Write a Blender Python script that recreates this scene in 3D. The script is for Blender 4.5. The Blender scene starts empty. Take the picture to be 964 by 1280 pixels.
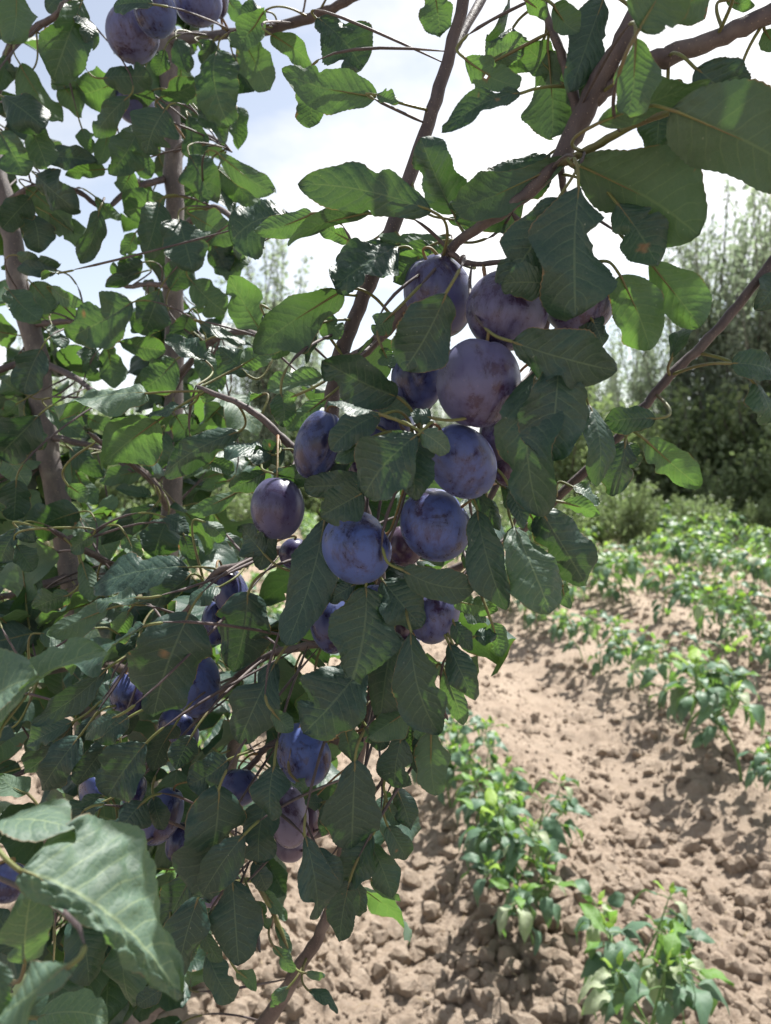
import bpy, math, random
import numpy as np
from mathutils import Vector, Matrix, Quaternion
PI = math.pi
random.seed(7); RNG = np.random.default_rng(11)
SC = bpy.context.scene
COL = SC.collection

# ------------------------------------------------------------------ camera, sky, sun, exposure
FPX = 931.0; PITCH = math.atan((640 - 570) / FPX); CAMZ = 1.5
cam = bpy.data.cameras.new('camera'); camo = bpy.data.objects.new('camera', cam); COL.objects.link(camo)
camo.location = (0, 0, CAMZ); camo.rotation_euler = (PI / 2 - PITCH, 0, 0)
cam.sensor_fit = 'VERTICAL'; cam.sensor_height = 24; cam.lens = FPX * 24 / 1280
cam.clip_start = 0.02; cam.clip_end = 2000
cam.dof.use_dof = True; cam.dof.focus_distance = 0.50; cam.dof.aperture_fstop = 7.4
SC.camera = camo

SUN_EL, SUN_AZ = math.radians(61.5), math.radians(33)      # azimuth to the right of straight ahead (+Y)
SUN = Vector((math.sin(SUN_AZ) * math.cos(SUN_EL), math.cos(SUN_AZ) * math.cos(SUN_EL), math.sin(SUN_EL)))
sl = bpy.data.lights.new('sun', 'SUN'); slo = bpy.data.objects.new('sun', sl); COL.objects.link(slo)
sl.energy = 5.0; sl.angle = math.radians(0.53); sl.color = (1.0, 0.965, 0.91)
slo.rotation_euler = SUN.to_track_quat('Z', 'Y').to_euler(); slo.location = (3, 4, 6)
SC.view_settings.view_transform = 'Standard'; SC.view_settings.look = 'None'
SC.view_settings.exposure = 1.14; SC.view_settings.gamma = 1.0

W = bpy.data.worlds.new('World'); SC.world = W; W.use_nodes = True
def world():
    nt = W.node_tree; nt.nodes.clear(); N = nt.nodes.new; L = nt.links.new
    sky = N('ShaderNodeTexSky'); sky.sky_type = 'NISHITA'; sky.sun_disc = False
    sky.sun_elevation = SUN_EL; sky.sun_rotation = SUN_AZ; sky.air_density = 1.0; sky.dust_density = 1.2
    tc = N('ShaderNodeTexCoord'); mp = N('ShaderNodeMapping'); mp.inputs['Scale'].default_value = (1, 1, 2.1)
    mp.inputs['Location'].default_value = (2.35, 0.4, 0.55)
    L(tc.outputs['Generated'], mp.inputs[0])
    no = N('ShaderNodeTexNoise'); no.inputs['Scale'].default_value = 2.1; no.inputs['Detail'].default_value = 7
    no.inputs['Roughness'].default_value = 0.52
    L(mp.outputs[0], no.inputs['Vector'])
    cr = N('ShaderNodeValToRGB'); cr.color_ramp.elements[0].position = 0.47; cr.color_ramp.elements[1].position = 0.64; cr.color_ramp.elements[0].color = (.34, .34, .34, 1)
    L(no.outputs['Fac'], cr.inputs[0])
    mx = N('ShaderNodeMixRGB'); L(cr.outputs[0], mx.inputs[0]); L(sky.outputs[0], mx.inputs[1])
    bw = N('ShaderNodeRGBToBW'); L(sky.outputs[0], bw.inputs[0]); mu = N('ShaderNodeMath'); mu.operation = 'MULTIPLY_ADD'
    L(bw.outputs[0], mu.inputs[0]); mu.inputs[1].default_value = 1.85; mu.inputs[2].default_value = 1.0
    L(mu.outputs[0], mx.inputs[2])
    bg = N('ShaderNodeBackground'); bg.inputs[1].default_value = 0.072
    L(mx.outputs[0], bg.inputs[0]); o = N('ShaderNodeOutputWorld'); L(bg.outputs[0], o.inputs[0])
world()

# ------------------------------------------------------------------ helpers
_c, _s = math.cos(PITCH), math.sin(PITCH)
def PX(x, y, d):
    """point of the world seen at photo pixel x, y at distance d along the view axis"""
    u = (x - 482) / FPX * d; v = (640 - y) / FPX * d
    return Vector((u, d * _c + v * _s, CAMZ - d * _s + v * _c))
CAMP = Vector((0, 0, CAMZ))

WP = {}                                                   # world position of every object's origin
def place(o, w, parent=None):
    w = Vector(w); WP[o.name] = w
    if parent is not None:
        o.parent = parent; o.location = w - WP[parent.name]
    else: o.location = w
def mesh(name, V, F, mats, uv=None, smooth=True, mi=None, attr=None):
    me = bpy.data.meshes.new(name)
    V = np.asarray(V, dtype=np.float32); F = [tuple(f) for f in F] if not isinstance(F, np.ndarray) else F
    if isinstance(F, np.ndarray):
        n = F.shape[1]; me.vertices.add(len(V)); me.vertices.foreach_set('co', V.ravel())
        me.loops.add(F.size); me.loops.foreach_set('vertex_index', F.ravel().astype(np.int32))
        me.polygons.add(len(F)); me.polygons.foreach_set('loop_start', np.arange(len(F), dtype=np.int32) * n)
        me.update(calc_edges=True)
    else:
        me.from_pydata([tuple(v) for v in V], [], F)
    if uv is not None:
        ul = me.uv_layers.new(name='UVMap'); li = np.empty(len(me.loops), dtype=np.int32)
        me.loops.foreach_get('vertex_index', li); ul.data.foreach_set('uv', np.asarray(uv, dtype=np.float32)[li].ravel())
    if attr is not None:
        a = me.attributes.new('var', 'FLOAT', 'POINT'); a.data.foreach_set('value', np.asarray(attr, dtype=np.float32))
    for m in (mats if isinstance(mats, (list, tuple)) else [mats]): me.materials.append(m)
    if mi is not None: me.polygons.foreach_set('material_index', np.asarray(mi, dtype=np.int32))
    me.polygons.foreach_set('use_smooth', np.full(len(me.polygons), smooth)); me.update()
    return me
def obj(name, me, w=(0, 0, 0), parent=None):
    o = bpy.data.objects.new(name, me); COL.objects.link(o); place(o, w, parent); return o
def tag(o, label, cat, group=None, kind=None):
    if label: o['label'] = label
    if cat: o['category'] = cat
    if group: o['group'] = group
    if kind: o['kind'] = kind
    return o
def merge(parts):
    """parts: list of (V, F quads ndarray, uv, attr, mat index) -> one set of arrays"""
    Vs, Fs, Us, As, Ms = [], [], [], [], []; n = 0
    for V, F, U, A, m in parts:
        Vs.append(V); Fs.append(F + n); Us.append(U); As.append(np.full(len(V), A)); Ms.append(np.full(len(F), m)); n += len(V)
    return np.vstack(Vs), np.vstack(Fs), np.vstack(Us), np.concatenate(As), np.concatenate(Ms)

def spline(pts, n):
    """Catmull-Rom through rows (x,y,z,r)"""
    P = np.array(pts, dtype=float); P = np.vstack([2 * P[0] - P[1], P, 2 * P[-1] - P[-2]])
    out = []
    for i in range(1, len(P) - 2):
        for k in range(n):
            t = k / n
            out.append(0.5 * (2 * P[i] + (P[i + 1] - P[i - 1]) * t + (2 * P[i - 1] - 5 * P[i] + 4 * P[i + 1] - P[i + 2]) * t * t
                              + (3 * P[i] - P[i - 1] - 3 * P[i + 1] + P[i + 2]) * t ** 3))
    out.append(P[-2]); return np.array(out)
def tube(C, seg=8, knob=0.0, seed=0):
    """quads of a tube along rows (x,y,z,r) with rounded ends"""
    rg = np.random.default_rng(seed); n = len(C); T = np.gradient(C[:, :3], axis=0)
    T /= np.linalg.norm(T, axis=1)[:, None] + 1e-12
    up = np.array([0.3, 0.2, 1.0]) if abs(T[0][2]) < 0.9 else np.array([1.0, 0.1, 0])
    V = np.empty((n, seg, 3)); U = np.empty((n, seg, 2)); acc = 0
    a = np.cross(T[0], up); a /= np.linalg.norm(a)
    for i in range(n):
        a = a - T[i] * np.dot(a, T[i]); a /= np.linalg.norm(a) + 1e-12; b = np.cross(T[i], a)
        r = C[i, 3] * (1 + knob * (rg.random() - 0.4)) * (0.35 if i in (0, n - 1) and n > 4 else 1)
        th = np.arange(seg) / seg * 2 * PI
        V[i] = C[i, :3] + r * (np.cos(th)[:, None] * a + np.sin(th)[:, None] * b)
        if i: acc += np.linalg.norm(C[i, :3] - C[i - 1, :3])
        U[i, :, 0] = acc; U[i, :, 1] = th
    idx = np.arange(n * seg).reshape(n, seg)
    q = np.stack([idx[:-1], np.roll(idx, -1, 1)[:-1], np.roll(idx, -1, 1)[1:], idx[1:]], -1).reshape(-1, 4)
    return V.reshape(-1, 3), q, U.reshape(-1, 2)

# ------------------------------------------------------------------ materials
class NT:
    def __init__(s, name):
        s.m = bpy.data.materials.new(name); s.m.use_nodes = True; s.t = s.m.node_tree; s.t.nodes.clear()
        s.out = s.n('ShaderNodeOutputMaterial')
    def n(s, ty, **kw):
        q = s.t.nodes.new(ty)
        for k, v in kw.items(): setattr(q, k, v)
        return q
    def l(s, a, b): s.t.links.new(a, b)
    def put(s, sock, v):
        if isinstance(v, (int, float)): sock.default_value = v
        elif isinstance(v, tuple): sock.default_value = v if len(v) == 4 or sock.type == 'VECTOR' else (*v, 1)
        else: s.l(v, sock)
    def math(s, op, a, b=0.0, c=0.0, clamp=False):
        q = s.n('ShaderNodeMath', operation=op, use_clamp=clamp)
        s.put(q.inputs[0], a); s.put(q.inputs[1], b); s.put(q.inputs[2], c); return q.outputs[0]
    def mix(s, f, a, b, mode='MIX'):
        q = s.n('ShaderNodeMixRGB', blend_type=mode); s.put(q.inputs[0], f); s.put(q.inputs[1], a); s.put(q.inputs[2], b); return q.outputs[0]
    def noise(s, vec, scale, detail=4, rough=0.5, dist=0.0):
        q = s.n('ShaderNodeTexNoise'); s.put(q.inputs['Vector'], vec) if vec is not None else None
        q.inputs['Scale'].default_value = scale; q.inputs['Detail'].default_value = detail
        q.inputs['Roughness'].default_value = rough; q.inputs['Distortion'].default_value = dist; return q.outputs['Fac']
    def ramp(s, f, a, b, lo=0.0, hi=1.0):
        q = s.n('ShaderNodeMapRange', clamp=True); q.interpolation_type = 'SMOOTHSTEP'
        s.put(q.inputs[0], f); q.inputs[1].default_value = a; q.inputs[2].default_value = b
        q.inputs[3].default_value = lo; q.inputs[4].default_value = hi; return q.outputs[0]
    def bump(s, h, strength, dist):
        q = s.n('ShaderNodeBump'); q.inputs['Strength'].default_value = strength; q.inputs['Distance'].default_value = dist
        s.l(h, q.inputs['Height']); return q.outputs[0]
    def attr(s, name):
        q = s.n('ShaderNodeAttribute'); q.attribute_name = name; return q

def leaf_material(name, top, dark, under, trans, vein, veins=9, spec=0.45, rough=0.42, tw=0.42, brown=True):
    m = NT(name); uv = m.n('ShaderNodeUVMap'); uv.uv_map = 'UVMap'
    sp = m.n('ShaderNodeSeparateXYZ'); m.l(uv.outputs[0], sp.inputs[0]); u, v = sp.outputs[0], sp.outputs[1]   # u: 0..1 along, v: -1..1 across (stored +1, halved)
    vv = m.math('SUBTRACT', m.math('MULTIPLY', v, 2.0), 1.0); av = m.math('ABSOLUTE', vv)
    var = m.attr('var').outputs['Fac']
    geo = m.n('ShaderNodeNewGeometry'); tc = m.n('ShaderNodeTexCoord'); ob = tc.outputs['Object']
    # lateral veins: sweeping forward from the midrib, midrib itself, fine net between them
    wob = m.math('MULTIPLY', m.math('SUBTRACT', m.noise(ob, 60, 2), 0.5), 0.06)
    side = m.math('MULTIPLY', m.math('SIGN', vv), 0.027)
    sv = m.math('ADD', m.math('ADD', u, wob), m.math('SUBTRACT', side, m.math('MULTIPLY', m.math('POWER', av, 1.25), 0.20)))
    fr = m.math('ABSOLUTE', m.math('SUBTRACT', m.math('FRACT', m.math('MULTIPLY', sv, float(veins))), 0.5))
    lat = m.ramp(fr, 0.0, 0.085, 1.0, 0.0); lat = m.math('MULTIPLY', lat, m.ramp(av, 0.35, 1.0, 1.0, 0.25))
    mid = m.ramp(av, 0.012, 0.05, 1.0, 0.0)
    vo = m.n('ShaderNodeTexVoronoi', feature='DISTANCE_TO_EDGE'); vo.inputs['Scale'].default_value = 330
    m.l(ob, vo.inputs['Vector']); net = m.ramp(vo.outputs['Distance'], 0.0, 0.10, 1.0, 0.0)
    ve = m.math('MAXIMUM', m.math('MAXIMUM', m.math('MULTIPLY', lat, 0.75), mid), m.math('MULTIPLY', net, 0.22))
    quilt = m.math('ADD', m.math('MULTIPLY', m.ramp(fr, 0.0, 0.35), 0.6), m.math('MULTIPLY', m.ramp(vo.outputs['Distance'], 0, 0.3), 0.25))
    quilt = m.math('ADD', quilt, m.math('MULTIPLY', m.noise(ob, 140, 4, 0.6), 0.5))
    c = m.mix(m.noise(ob, 28, 3, 0.6), top, dark)
    c = m.mix(m.ramp(var, 0.72, 1.0, 0, 0.95), c, (top[0] * 2.9, top[1] * 1.9, top[2] * 1.9))  # naturally paler near leaves, with some of their sunlit look in the colour
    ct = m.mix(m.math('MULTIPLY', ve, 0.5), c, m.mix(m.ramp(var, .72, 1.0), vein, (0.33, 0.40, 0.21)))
    cu = m.mix(m.math('MULTIPLY', ve, 0.65), under, vein)
    col = m.mix(geo.outputs['Backfacing'], ct, cu)
    tr = m.mix(m.math('MULTIPLY', ve, 0.6), trans, (trans[0] * 1.7, trans[1] * 1.25, trans[2] * 1.6))
    tr = m.mix(m.math('MULTIPLY', m.noise(ob, 28, 3, 0.6), 0.6), tr, (trans[0] * 0.45, trans[1] * 0.55, trans[2] * 0.5))
    tr = m.mix(1.0, tr, m.mix(var, (0.25, 0.27, 0.30), (1.35, 1.35, 1.2)), 'MULTIPLY')  # low var, hand-set on leaves in shade, puts that shade into the colour
    if brown:
        sn = m.noise(ob, 75, 3, 0.6, 0.4)
        spot = m.ramp(m.math('ADD', sn, m.math('MULTIPLY', m.math('POWER', av, 6.0), 0.09)), 0.735, 0.80)
        edge = m.math('MULTIPLY', m.ramp(av, 0.955, 1.0), m.ramp(m.noise(ob, 40, 2), 0.50, 0.6))
        spot = m.math('MAXIMUM', m.math('MAXIMUM', spot, m.math('MULTIPLY', edge, 0.8)), m.attr('hurt').outputs['Fac'])
        col = m.mix(spot, col, (0.20, 0.13, 0.065)); tr = m.mix(spot, tr, (0.20, 0.10, 0.03))
        fl = m.ramp(m.noise(ob, 420, 2), 0.73, 0.77); col = m.mix(m.math('MULTIPLY', fl, 0.5), col, (0.3, 0.33, 0.26))
    bu = m.bump(quilt, 0.4, 0.0009)
    p = m.n('ShaderNodeBsdfPrincipled'); m.put(p.inputs['Base Color'], col); p.inputs['Specular IOR Level'].default_value = spec
    m.put(p.inputs['Roughness'], m.math('ADD', m.math('MULTIPLY', m.noise(ob, 55, 3), 0.2), m.math('ADD', m.math('MULTIPLY', geo.outputs['Backfacing'], 0.22), m.math('ADD', rough - 0.1, m.ramp(var, .75, 1.0, 0, .12)))))
    m.l(bu, p.inputs['Normal'])
    t = m.n('ShaderNodeBsdfTranslucent'); m.put(t.inputs[0], tr); m.l(bu, t.inputs['Normal'])
    mx = m.n('ShaderNodeMixShader'); mx.inputs[0].default_value = tw
    m.l(p.outputs[0], mx.inputs[1]); m.l(t.outputs[0], mx.inputs[2]); m.l(mx.outputs[0], m.out.inputs[0])
    return m.m

def simple(name, c1, c2, scale=20, rough=0.7, bump=0.3, bd=0.002, spec=0.3, stretch=None):
    m = NT(name); tc = m.n('ShaderNodeTexCoord'); v = tc.outputs['Object']
    if stretch: q = m.n('ShaderNodeMapping'); q.inputs['Scale'].default_value = stretch; m.l(v, q.inputs[0]); v = q.outputs[0]
    f = m.noise(v, scale, 6, 0.62); p = m.n('ShaderNodeBsdfPrincipled')
    m.put(p.inputs['Base Color'], m.mix(m.ramp(f, 0.35, 0.65), c1, c2)); p.inputs['Roughness'].default_value = rough
    p.inputs['Specular IOR Level'].default_value = spec
    m.l(m.bump(m.noise(v, scale * 4, 6, 0.65), bump, bd), p.inputs['Normal']); m.l(p.outputs[0], m.out.inputs[0]); return m.m

M_LEAF = leaf_material('plum_leaf', (0.031, 0.078, 0.060), (0.016, 0.045, 0.038), (0.070, 0.122, 0.085), (0.115, 0.235, 0.034), (0.13, 0.20, 0.11), tw=0.34, spec=0.65, rough=0.50)
M_PETI = simple('petiole', (0.135, 0.155, 0.05), (0.12, 0.10, 0.05), 60, 0.5)
M_PEP = leaf_material('pepper_leaf', (0.130, 0.220, 0.145), (0.095, 0.170, 0.110), (0.17, 0.25, 0.15), (0.20, 0.40, 0.06), (0.13, 0.24, 0.12), veins=6, spec=0.5, rough=0.40, tw=0.36, brown=False)
M_PEPY = leaf_material('pepper_young_leaf', (0.13, 0.28, 0.045), (0.10, 0.22, 0.04), (0.16, 0.28, 0.08), (0.32, 0.52, 0.06), (0.2, 0.32, 0.12), veins=6, spec=0.4, rough=0.42, tw=0.42, brown=False)
M_STEM = simple('pepper_stem', (0.10, 0.19, 0.05), (0.14, 0.22, 0.08), 40, 0.5)

def bark_material(name, a, b, green=0.0):
    m = NT(name); uv = m.n('ShaderNodeUVMap'); uv.uv_map = 'UVMap'; tc = m.n('ShaderNodeTexCoord'); v = tc.outputs['Object']
    q = m.n('ShaderNodeMapping'); q.inputs['Scale'].default_value = (1, 1, 0.35); m.l(v, q.inputs[0])
    f = m.noise(q.outputs[0], 90, 6, 0.7); g = m.noise(v, 18, 4, 0.6)
    c = m.mix(m.ramp(f, 0.35, 0.7), a, b); c = m.mix(m.ramp(g, 0.5, 0.7, 0, 0.6), c, (b[0] * 1.9, b[1] * 2.1, b[2] * 2.0))
    q2 = m.n('ShaderNodeMapping'); q2.inputs['Scale'].default_value = (500, 2.2, 1); m.l(uv.outputs[0], q2.inputs[0])
    lv = m.n('ShaderNodeTexVoronoi'); lv.inputs['Scale'].default_value = 1; m.l(q2.outputs[0], lv.inputs['Vector'])
    le = m.ramp(lv.outputs['Distance'], 0.12, 0.2, 1, 0); le = m.math('MULTIPLY', le, m.ramp(m.noise(v, 45, 2), 0.35, 0.5))
    c = m.mix(m.math('MULTIPLY', le, 0.7), c, (0.30, 0.24, 0.19))
    p = m.n('ShaderNodeBsdfPrincipled'); m.put(p.inputs['Base Color'], c); p.inputs['Roughness'].default_value = 0.62
    h = m.math('ADD', m.math('MULTIPLY', m.noise(q.outputs[0], 160, 6, 0.7), 0.8), m.math('MULTIPLY', le, 0.5))
    m.l(m.bump(h, 0.6, 0.002), p.inputs['Normal']); m.l(p.outputs[0], m.out.inputs[0]); return m.m
M_BARK = bark_material('plum_bark', (0.075, 0.066, 0.068), (0.135, 0.115, 0.108))
M_TWIG = bark_material('plum_twig_bark', (0.052, 0.038, 0.042), (0.092, 0.068, 0.066))

def plum_material():
    m = NT('plum_skin'); tc = m.n('ShaderNodeTexCoord'); oi = m.n('ShaderNodeObjectInfo')
    va = m.n('ShaderNodeVectorMath', operation='ADD'); m.l(tc.outputs['Object'], va.inputs[0])
    sc = m.n('ShaderNodeVectorMath', operation='SCALE'); sc.inputs[0].default_value = (7.3, 3.1, 5.7); m.l(oi.outputs['Random'], sc.inputs['Scale'])
    m.l(sc.outputs[0], va.inputs[1]); v = va.outputs[0]
    red = m.attr('red'); red.attribute_type = 'OBJECT'; red = red.outputs['Fac']
    blo = m.attr('bloom'); blo.attribute_type = 'OBJECT'; blo = blo.outputs['Fac']
    skin = m.mix(m.ramp(m.noise(v, 30, 3), 0.35, 0.7), (0.010, 0.010, 0.038), (0.026, 0.011, 0.036))
    skin = m.mix(red, skin, (0.045, 0.015, 0.036))
    w = m.n('ShaderNodeMapping'); w.inputs['Scale'].default_value = (1, 1, 0.45); w.inputs['Rotation'].default_value = (0.4, 0.6, 0); m.l(v, w.inputs[0])
    big = m.noise(v, 42, 5, 0.66, 0.8); fine = m.noise(w.outputs[0], 260, 5, 0.75)
    rub = m.math('ADD', m.math('MULTIPLY', big, 0.68), m.math('MULTIPLY', fine, 0.32))
    bf = m.math('MULTIPLY', m.ramp(rub, 0.38, 0.56), blo)
    vd = m.n('ShaderNodeTexVoronoi'); vd.inputs['Scale'].default_value = 210; m.l(v, vd.inputs['Vector'])
    dots = m.ramp(vd.outputs['Distance'], 0.08, 0.15, 1, 0)
    scr = m.ramp(m.noise(w.outputs[0], 120, 3, 0.5, 2.0), 0.66, 0.70)
    bf = m.math('MULTIPLY', bf, m.math('SUBTRACT', 1.0, m.math('MULTIPLY', scr, 0.5)))
    bloomc = m.mix(red, (0.050, 0.088, 0.275), (0.20, 0.165, 0.225))
    c = m.mix(m.math('MULTIPLY', bf, 0.93), skin, bloomc)
    c = m.mix(m.math('MULTIPLY', dots, 0.25), c, (0.16, 0.14, 0.2))
    p = m.n('ShaderNodeBsdfPrincipled'); m.put(p.inputs['Base Color'], c); m.put(p.inputs['Roughness'], m.ramp(bf, 0, 1, 0.24, 0.52))
    p.inputs['Specular IOR Level'].default_value = 0.45
    p.inputs['Sheen Weight'].default_value = 0.12; p.inputs['Sheen Tint'].default_value = (0.7, 0.75, 1, 1)
    m.l(m.bump(fine, 0.08, 0.0006), p.inputs['Normal']); m.l(p.outputs[0], m.out.inputs[0]); return m.m
M_PLUM = plum_material()

def soil_material(name):
    m = NT(name); tc = m.n('ShaderNodeNewGeometry'); v = tc.outputs['Position']
    a = m.noise(v, 3.0, 5, 0.6); b = m.noise(v, 55, 6, 0.7)
    c = m.mix(m.ramp(a, 0.3, 0.7), (0.365, 0.295, 0.235), (0.455, 0.378, 0.305))
    c = m.mix(m.ramp(b, 0.35, 0.75), (0.33, 0.26, 0.20), c)
    g = m.ramp(m.noise(v, 170, 4, 0.7), 0.6, 0.72); c = m.mix(m.math('MULTIPLY', g, 0.5), c, (0.52, 0.42, 0.33))
    p = m.n('ShaderNodeBsdfPrincipled'); m.put(p.inputs['Base Color'], c); p.inputs['Roughness'].default_value = 0.95
    p.inputs['Specular IOR Level'].default_value = 0.1
    h = m.math('ADD', m.math('MULTIPLY', m.noise(v, 90, 7, 0.72), 1.0), m.math('MULTIPLY', m.noise(v, 350, 5, 0.7), 0.4))
    m.l(m.bump(h, 1.0, 0.014), p.inputs['Normal']); m.l(p.outputs[0], m.out.inputs[0]); return m.m
M_SOIL = soil_material('dry_soil')
def far_leaf(name, a, b, t, tw=0.4):
    m = NT(name); var = m.attr('var').outputs['Fac']; p = m.n('ShaderNodeBsdfPrincipled')
    m.put(p.inputs['Base Color'], m.mix(var, a, b)); p.inputs['Roughness'].default_value = 0.42; p.inputs['Specular IOR Level'].default_value = 0.5
    tt = m.n('ShaderNodeBsdfTranslucent'); m.put(tt.inputs[0], m.mix(var, t, (t[0] * 0.6, t[1] * 0.7, t[2] * 0.6)))
    mx = m.n('ShaderNodeMixShader'); mx.inputs[0].default_value = tw; m.l(p.outputs[0], mx.inputs[1]); m.l(tt.outputs[0], mx.inputs[2])
    m.l(mx.outputs[0], m.out.inputs[0]); return m.m
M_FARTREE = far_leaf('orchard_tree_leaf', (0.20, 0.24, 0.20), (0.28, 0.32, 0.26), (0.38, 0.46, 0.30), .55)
M_FARBUSH = far_leaf('shrub_leaf', (0.16, 0.215, 0.11), (0.25, 0.31, 0.17), (0.34, 0.44, 0.17))

# ------------------------------------------------------------------ ground
def h2(i, j, k):
    x = (i.astype(np.int64) * 73856093) ^ (j.astype(np.int64) * 19349663) ^ (k * 83492791)
    x = (x ^ (x >> 13)) * 1274126177 & 0x7fffffff; x = (x ^ (x >> 16)) * 668265263 & 0x7fffffff
    return (x & 0xffff) / 65535.0
def vnoise(x, y, s, k):
    x = x / s; y = y / s; i = np.floor(x); j = np.floor(y); fx = x - i; fy = y - j; fx = fx * fx * (3 - 2 * fx); fy = fy * fy * (3 - 2 * fy)
    return (h2(i, j, k) * (1 - fx) + h2(i + 1, j, k) * fx) * (1 - fy) + (h2(i, j + 1, k) * (1 - fx) + h2(i + 1, j + 1, k) * fx) * fy
def lumps(x, y, s, k, keep=0.8):
    """rounded clods: highest of the spherical caps round jittered centres"""
    X = x / s; Y = y / s; i0 = np.floor(X); j0 = np.floor(Y); best = np.zeros_like(X)
    for a in (-1, 0, 1):
        for b in (-1, 0, 1):
            i = i0 + a; j = j0 + b; cx = i + h2(i, j, k); cy = j + h2(i, j, k + 1); r = 0.28 + 0.52 * h2(i, j, k + 2)
            on = h2(i, j, k + 3) < keep; el = 0.75 + 0.5 * h2(i, j, k + 4)
            d2 = ((X - cx) * el) ** 2 + ((Y - cy) / el) ** 2
            cap = np.sqrt(np.maximum(r * r - d2, 0)) * 0.9
            t1 = (h2(i, j, k + 5) - .5) * 1.5; t2 = (h2(i, j, k + 6) - .5) * 1.5
            cap = np.minimum(cap, np.maximum(r * 0.52 + (X - cx) * t1 + (Y - cy) * t2, 0))
            best = np.maximum(best, np.where(on, cap, 0))
    return best * s
ROWDIR = Vector((-0.094, 1.0, 0)).normalized(); ROWS = [-6.2, -5.0, -3.9, -2.75, -1.6, -0.42, 0.80, 1.86, 3.05, 4.25, 5.4, 6.6, 7.8]
def ground_h(x, y, fine=True):
    off = x + 0.094 * y
    rid = 0.060 * np.cos((off - 0.80) / 1.17 * 2 * PI)
    wx = x + 0.02 * (vnoise(x, y, 0.05, 41) - .5); wy = y + 0.02 * (vnoise(x, y, 0.05, 42) - .5)
    h = rid + 0.05 * (vnoise(x, y, 0.6, 1) - 0.5) + 0.035 * (vnoise(x, y, 0.2, 5) - .5)
    if fine:
        m = (0.25 + 0.9 * vnoise(x, y, 0.4, 9)) * (0.75 + 0.25 * np.cos((off - 0.80) / 1.17 * 2 * PI))
        h = h + m * (lumps(wx, wy, 0.10, 20, 0.6) * 0.85 + lumps(wx, wy, 0.05, 30, 0.8) * 0.85 + lumps(wx, wy, 0.02, 60, 0.8) * 0.8) + 0.009 * vnoise(x, y, 0.014, 12) + 0.004 * vnoise(x, y, .007, 13)
    return h
def build_ground():
    r = [0.05, 0.4, 0.8, 1.2]; 
    while r[-1] < 900:
        q = r[-1]; r.append(q + (0.0075 if q < 3 else 0.0035 * q * (q / 3) ** 0.9 if q < 12 else q * 0.03))
    r = np.array(r)
    a = np.concatenate([np.linspace(-180, -42, 40)[:-1], np.linspace(-42, 42, 560), np.linspace(42, 180, 40)[1:-1]]) * PI / 180
    R, A = np.meshgrid(r, a, indexing='ij'); X = R * np.sin(A); Y = R * np.cos(A)
    fade = np.clip((14 - R) / 8, 0, 1)
    Z = ground_h(X, Y, False) * np.clip((60 - R) / 40, 0, 1) + (ground_h(X, Y) - ground_h(X, Y, False)) * fade
    n, k = R.shape; idx = np.arange(n * k).reshape(n, k)
    q = np.stack([idx[:-1], np.roll(idx, -1, 1)[:-1], np.roll(idx, -1, 1)[1:], idx[1:]], -1).reshape(-1, 4)[:, ::-1]
    V = np.stack([X, Y, Z], -1).reshape(-1, 3)
    c = len(V); F = q
    me = mesh('soil_ground', V, F, M_SOIL)
    o = obj('soil_ground', me); tag(o, 'dry pale brown tilled soil full of clods', None, None, 'structure')
    return o
ground = build_ground()

def clod_shape(seed, sub):
    import bmesh
    bm = bmesh.new(); bmesh.ops.create_icosphere(bm, subdivisions=sub, radius=1); rg = np.random.default_rng(seed)
    V = np.array([v.co[:] for v in bm.verts]); D = rg.normal(size=(9, 3)); D /= np.linalg.norm(D, axis=1)[:, None]
    r = np.ones(len(V))
    for k, d in enumerate(D): r += 0.13 * np.maximum(V @ d, 0) ** 3 * (1 if k % 2 else -1.3)
    V = V * r[:, None] * np.array([1, 0.82, 0.66]); V = np.sign(V) * np.abs(V) ** 0.85
    for d in D[:9]: t = V @ d; V = V - np.outer(np.maximum(t - (0.45 + 0.25 * rg.random()), 0), d) * .85
    V += rg.normal(size=V.shape) * (0.045 if sub > 1 else 0.07)
    F = np.array([[v.index for v in f.verts] for f in bm.faces]); bm.free(); return V, F
def build_clods():
    prot = [mesh('clod', *clod_shape(50 + i, 2), M_SOIL, smooth=False) for i in range(10)]; small = [clod_shape(90 + i, 1) for i in range(8)]
    rg = np.random.default_rng(5); cand = []
    for _ in range(15000):
        d = 1.7 + 8.5 * rg.random() ** 1.7; x = d * (rg.random() * 1.25 - 0.6); r = 0.007 + 0.042 * rg.random() ** 3.6
        if vnoise(np.array([x]), np.array([d]), 0.45, 77)[0] < 0.35 and r > 0.02: continue
        cand.append((r / d, x, d, r))
    cand.sort(reverse=True); Vs, Fs, n = [], [], 0
    X = np.array([c[1] for c in cand]); Y = np.array([c[2] for c in cand]); Z = ground_h(X, Y)
    for i, (s, x, y, r) in enumerate(cand):
        z = float(Z[i]) + r * 0.15; q = Quaternion((rg.normal(), rg.normal(), rg.normal(), rg.normal())).normalized()
        if i < 300:
            o = obj('clod', prot[i % 10], (x, y, z), ground); o.rotation_mode = 'QUATERNION'; o.rotation_quaternion = q; o.scale = (r, r, r)
        else:
            V, F = small[i % 8]; Rm = np.array(q.to_matrix()); Vs.append((V * r) @ Rm.T + (x, y, z)); Fs.append(F + n); n += len(V)
    o = obj('small_clods', mesh('small_clods', np.vstack(Vs), np.vstack(Fs), M_SOIL, smooth=False), (0, 0, 0), ground); o['kind'] = 'stuff'
build_clods()

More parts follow.
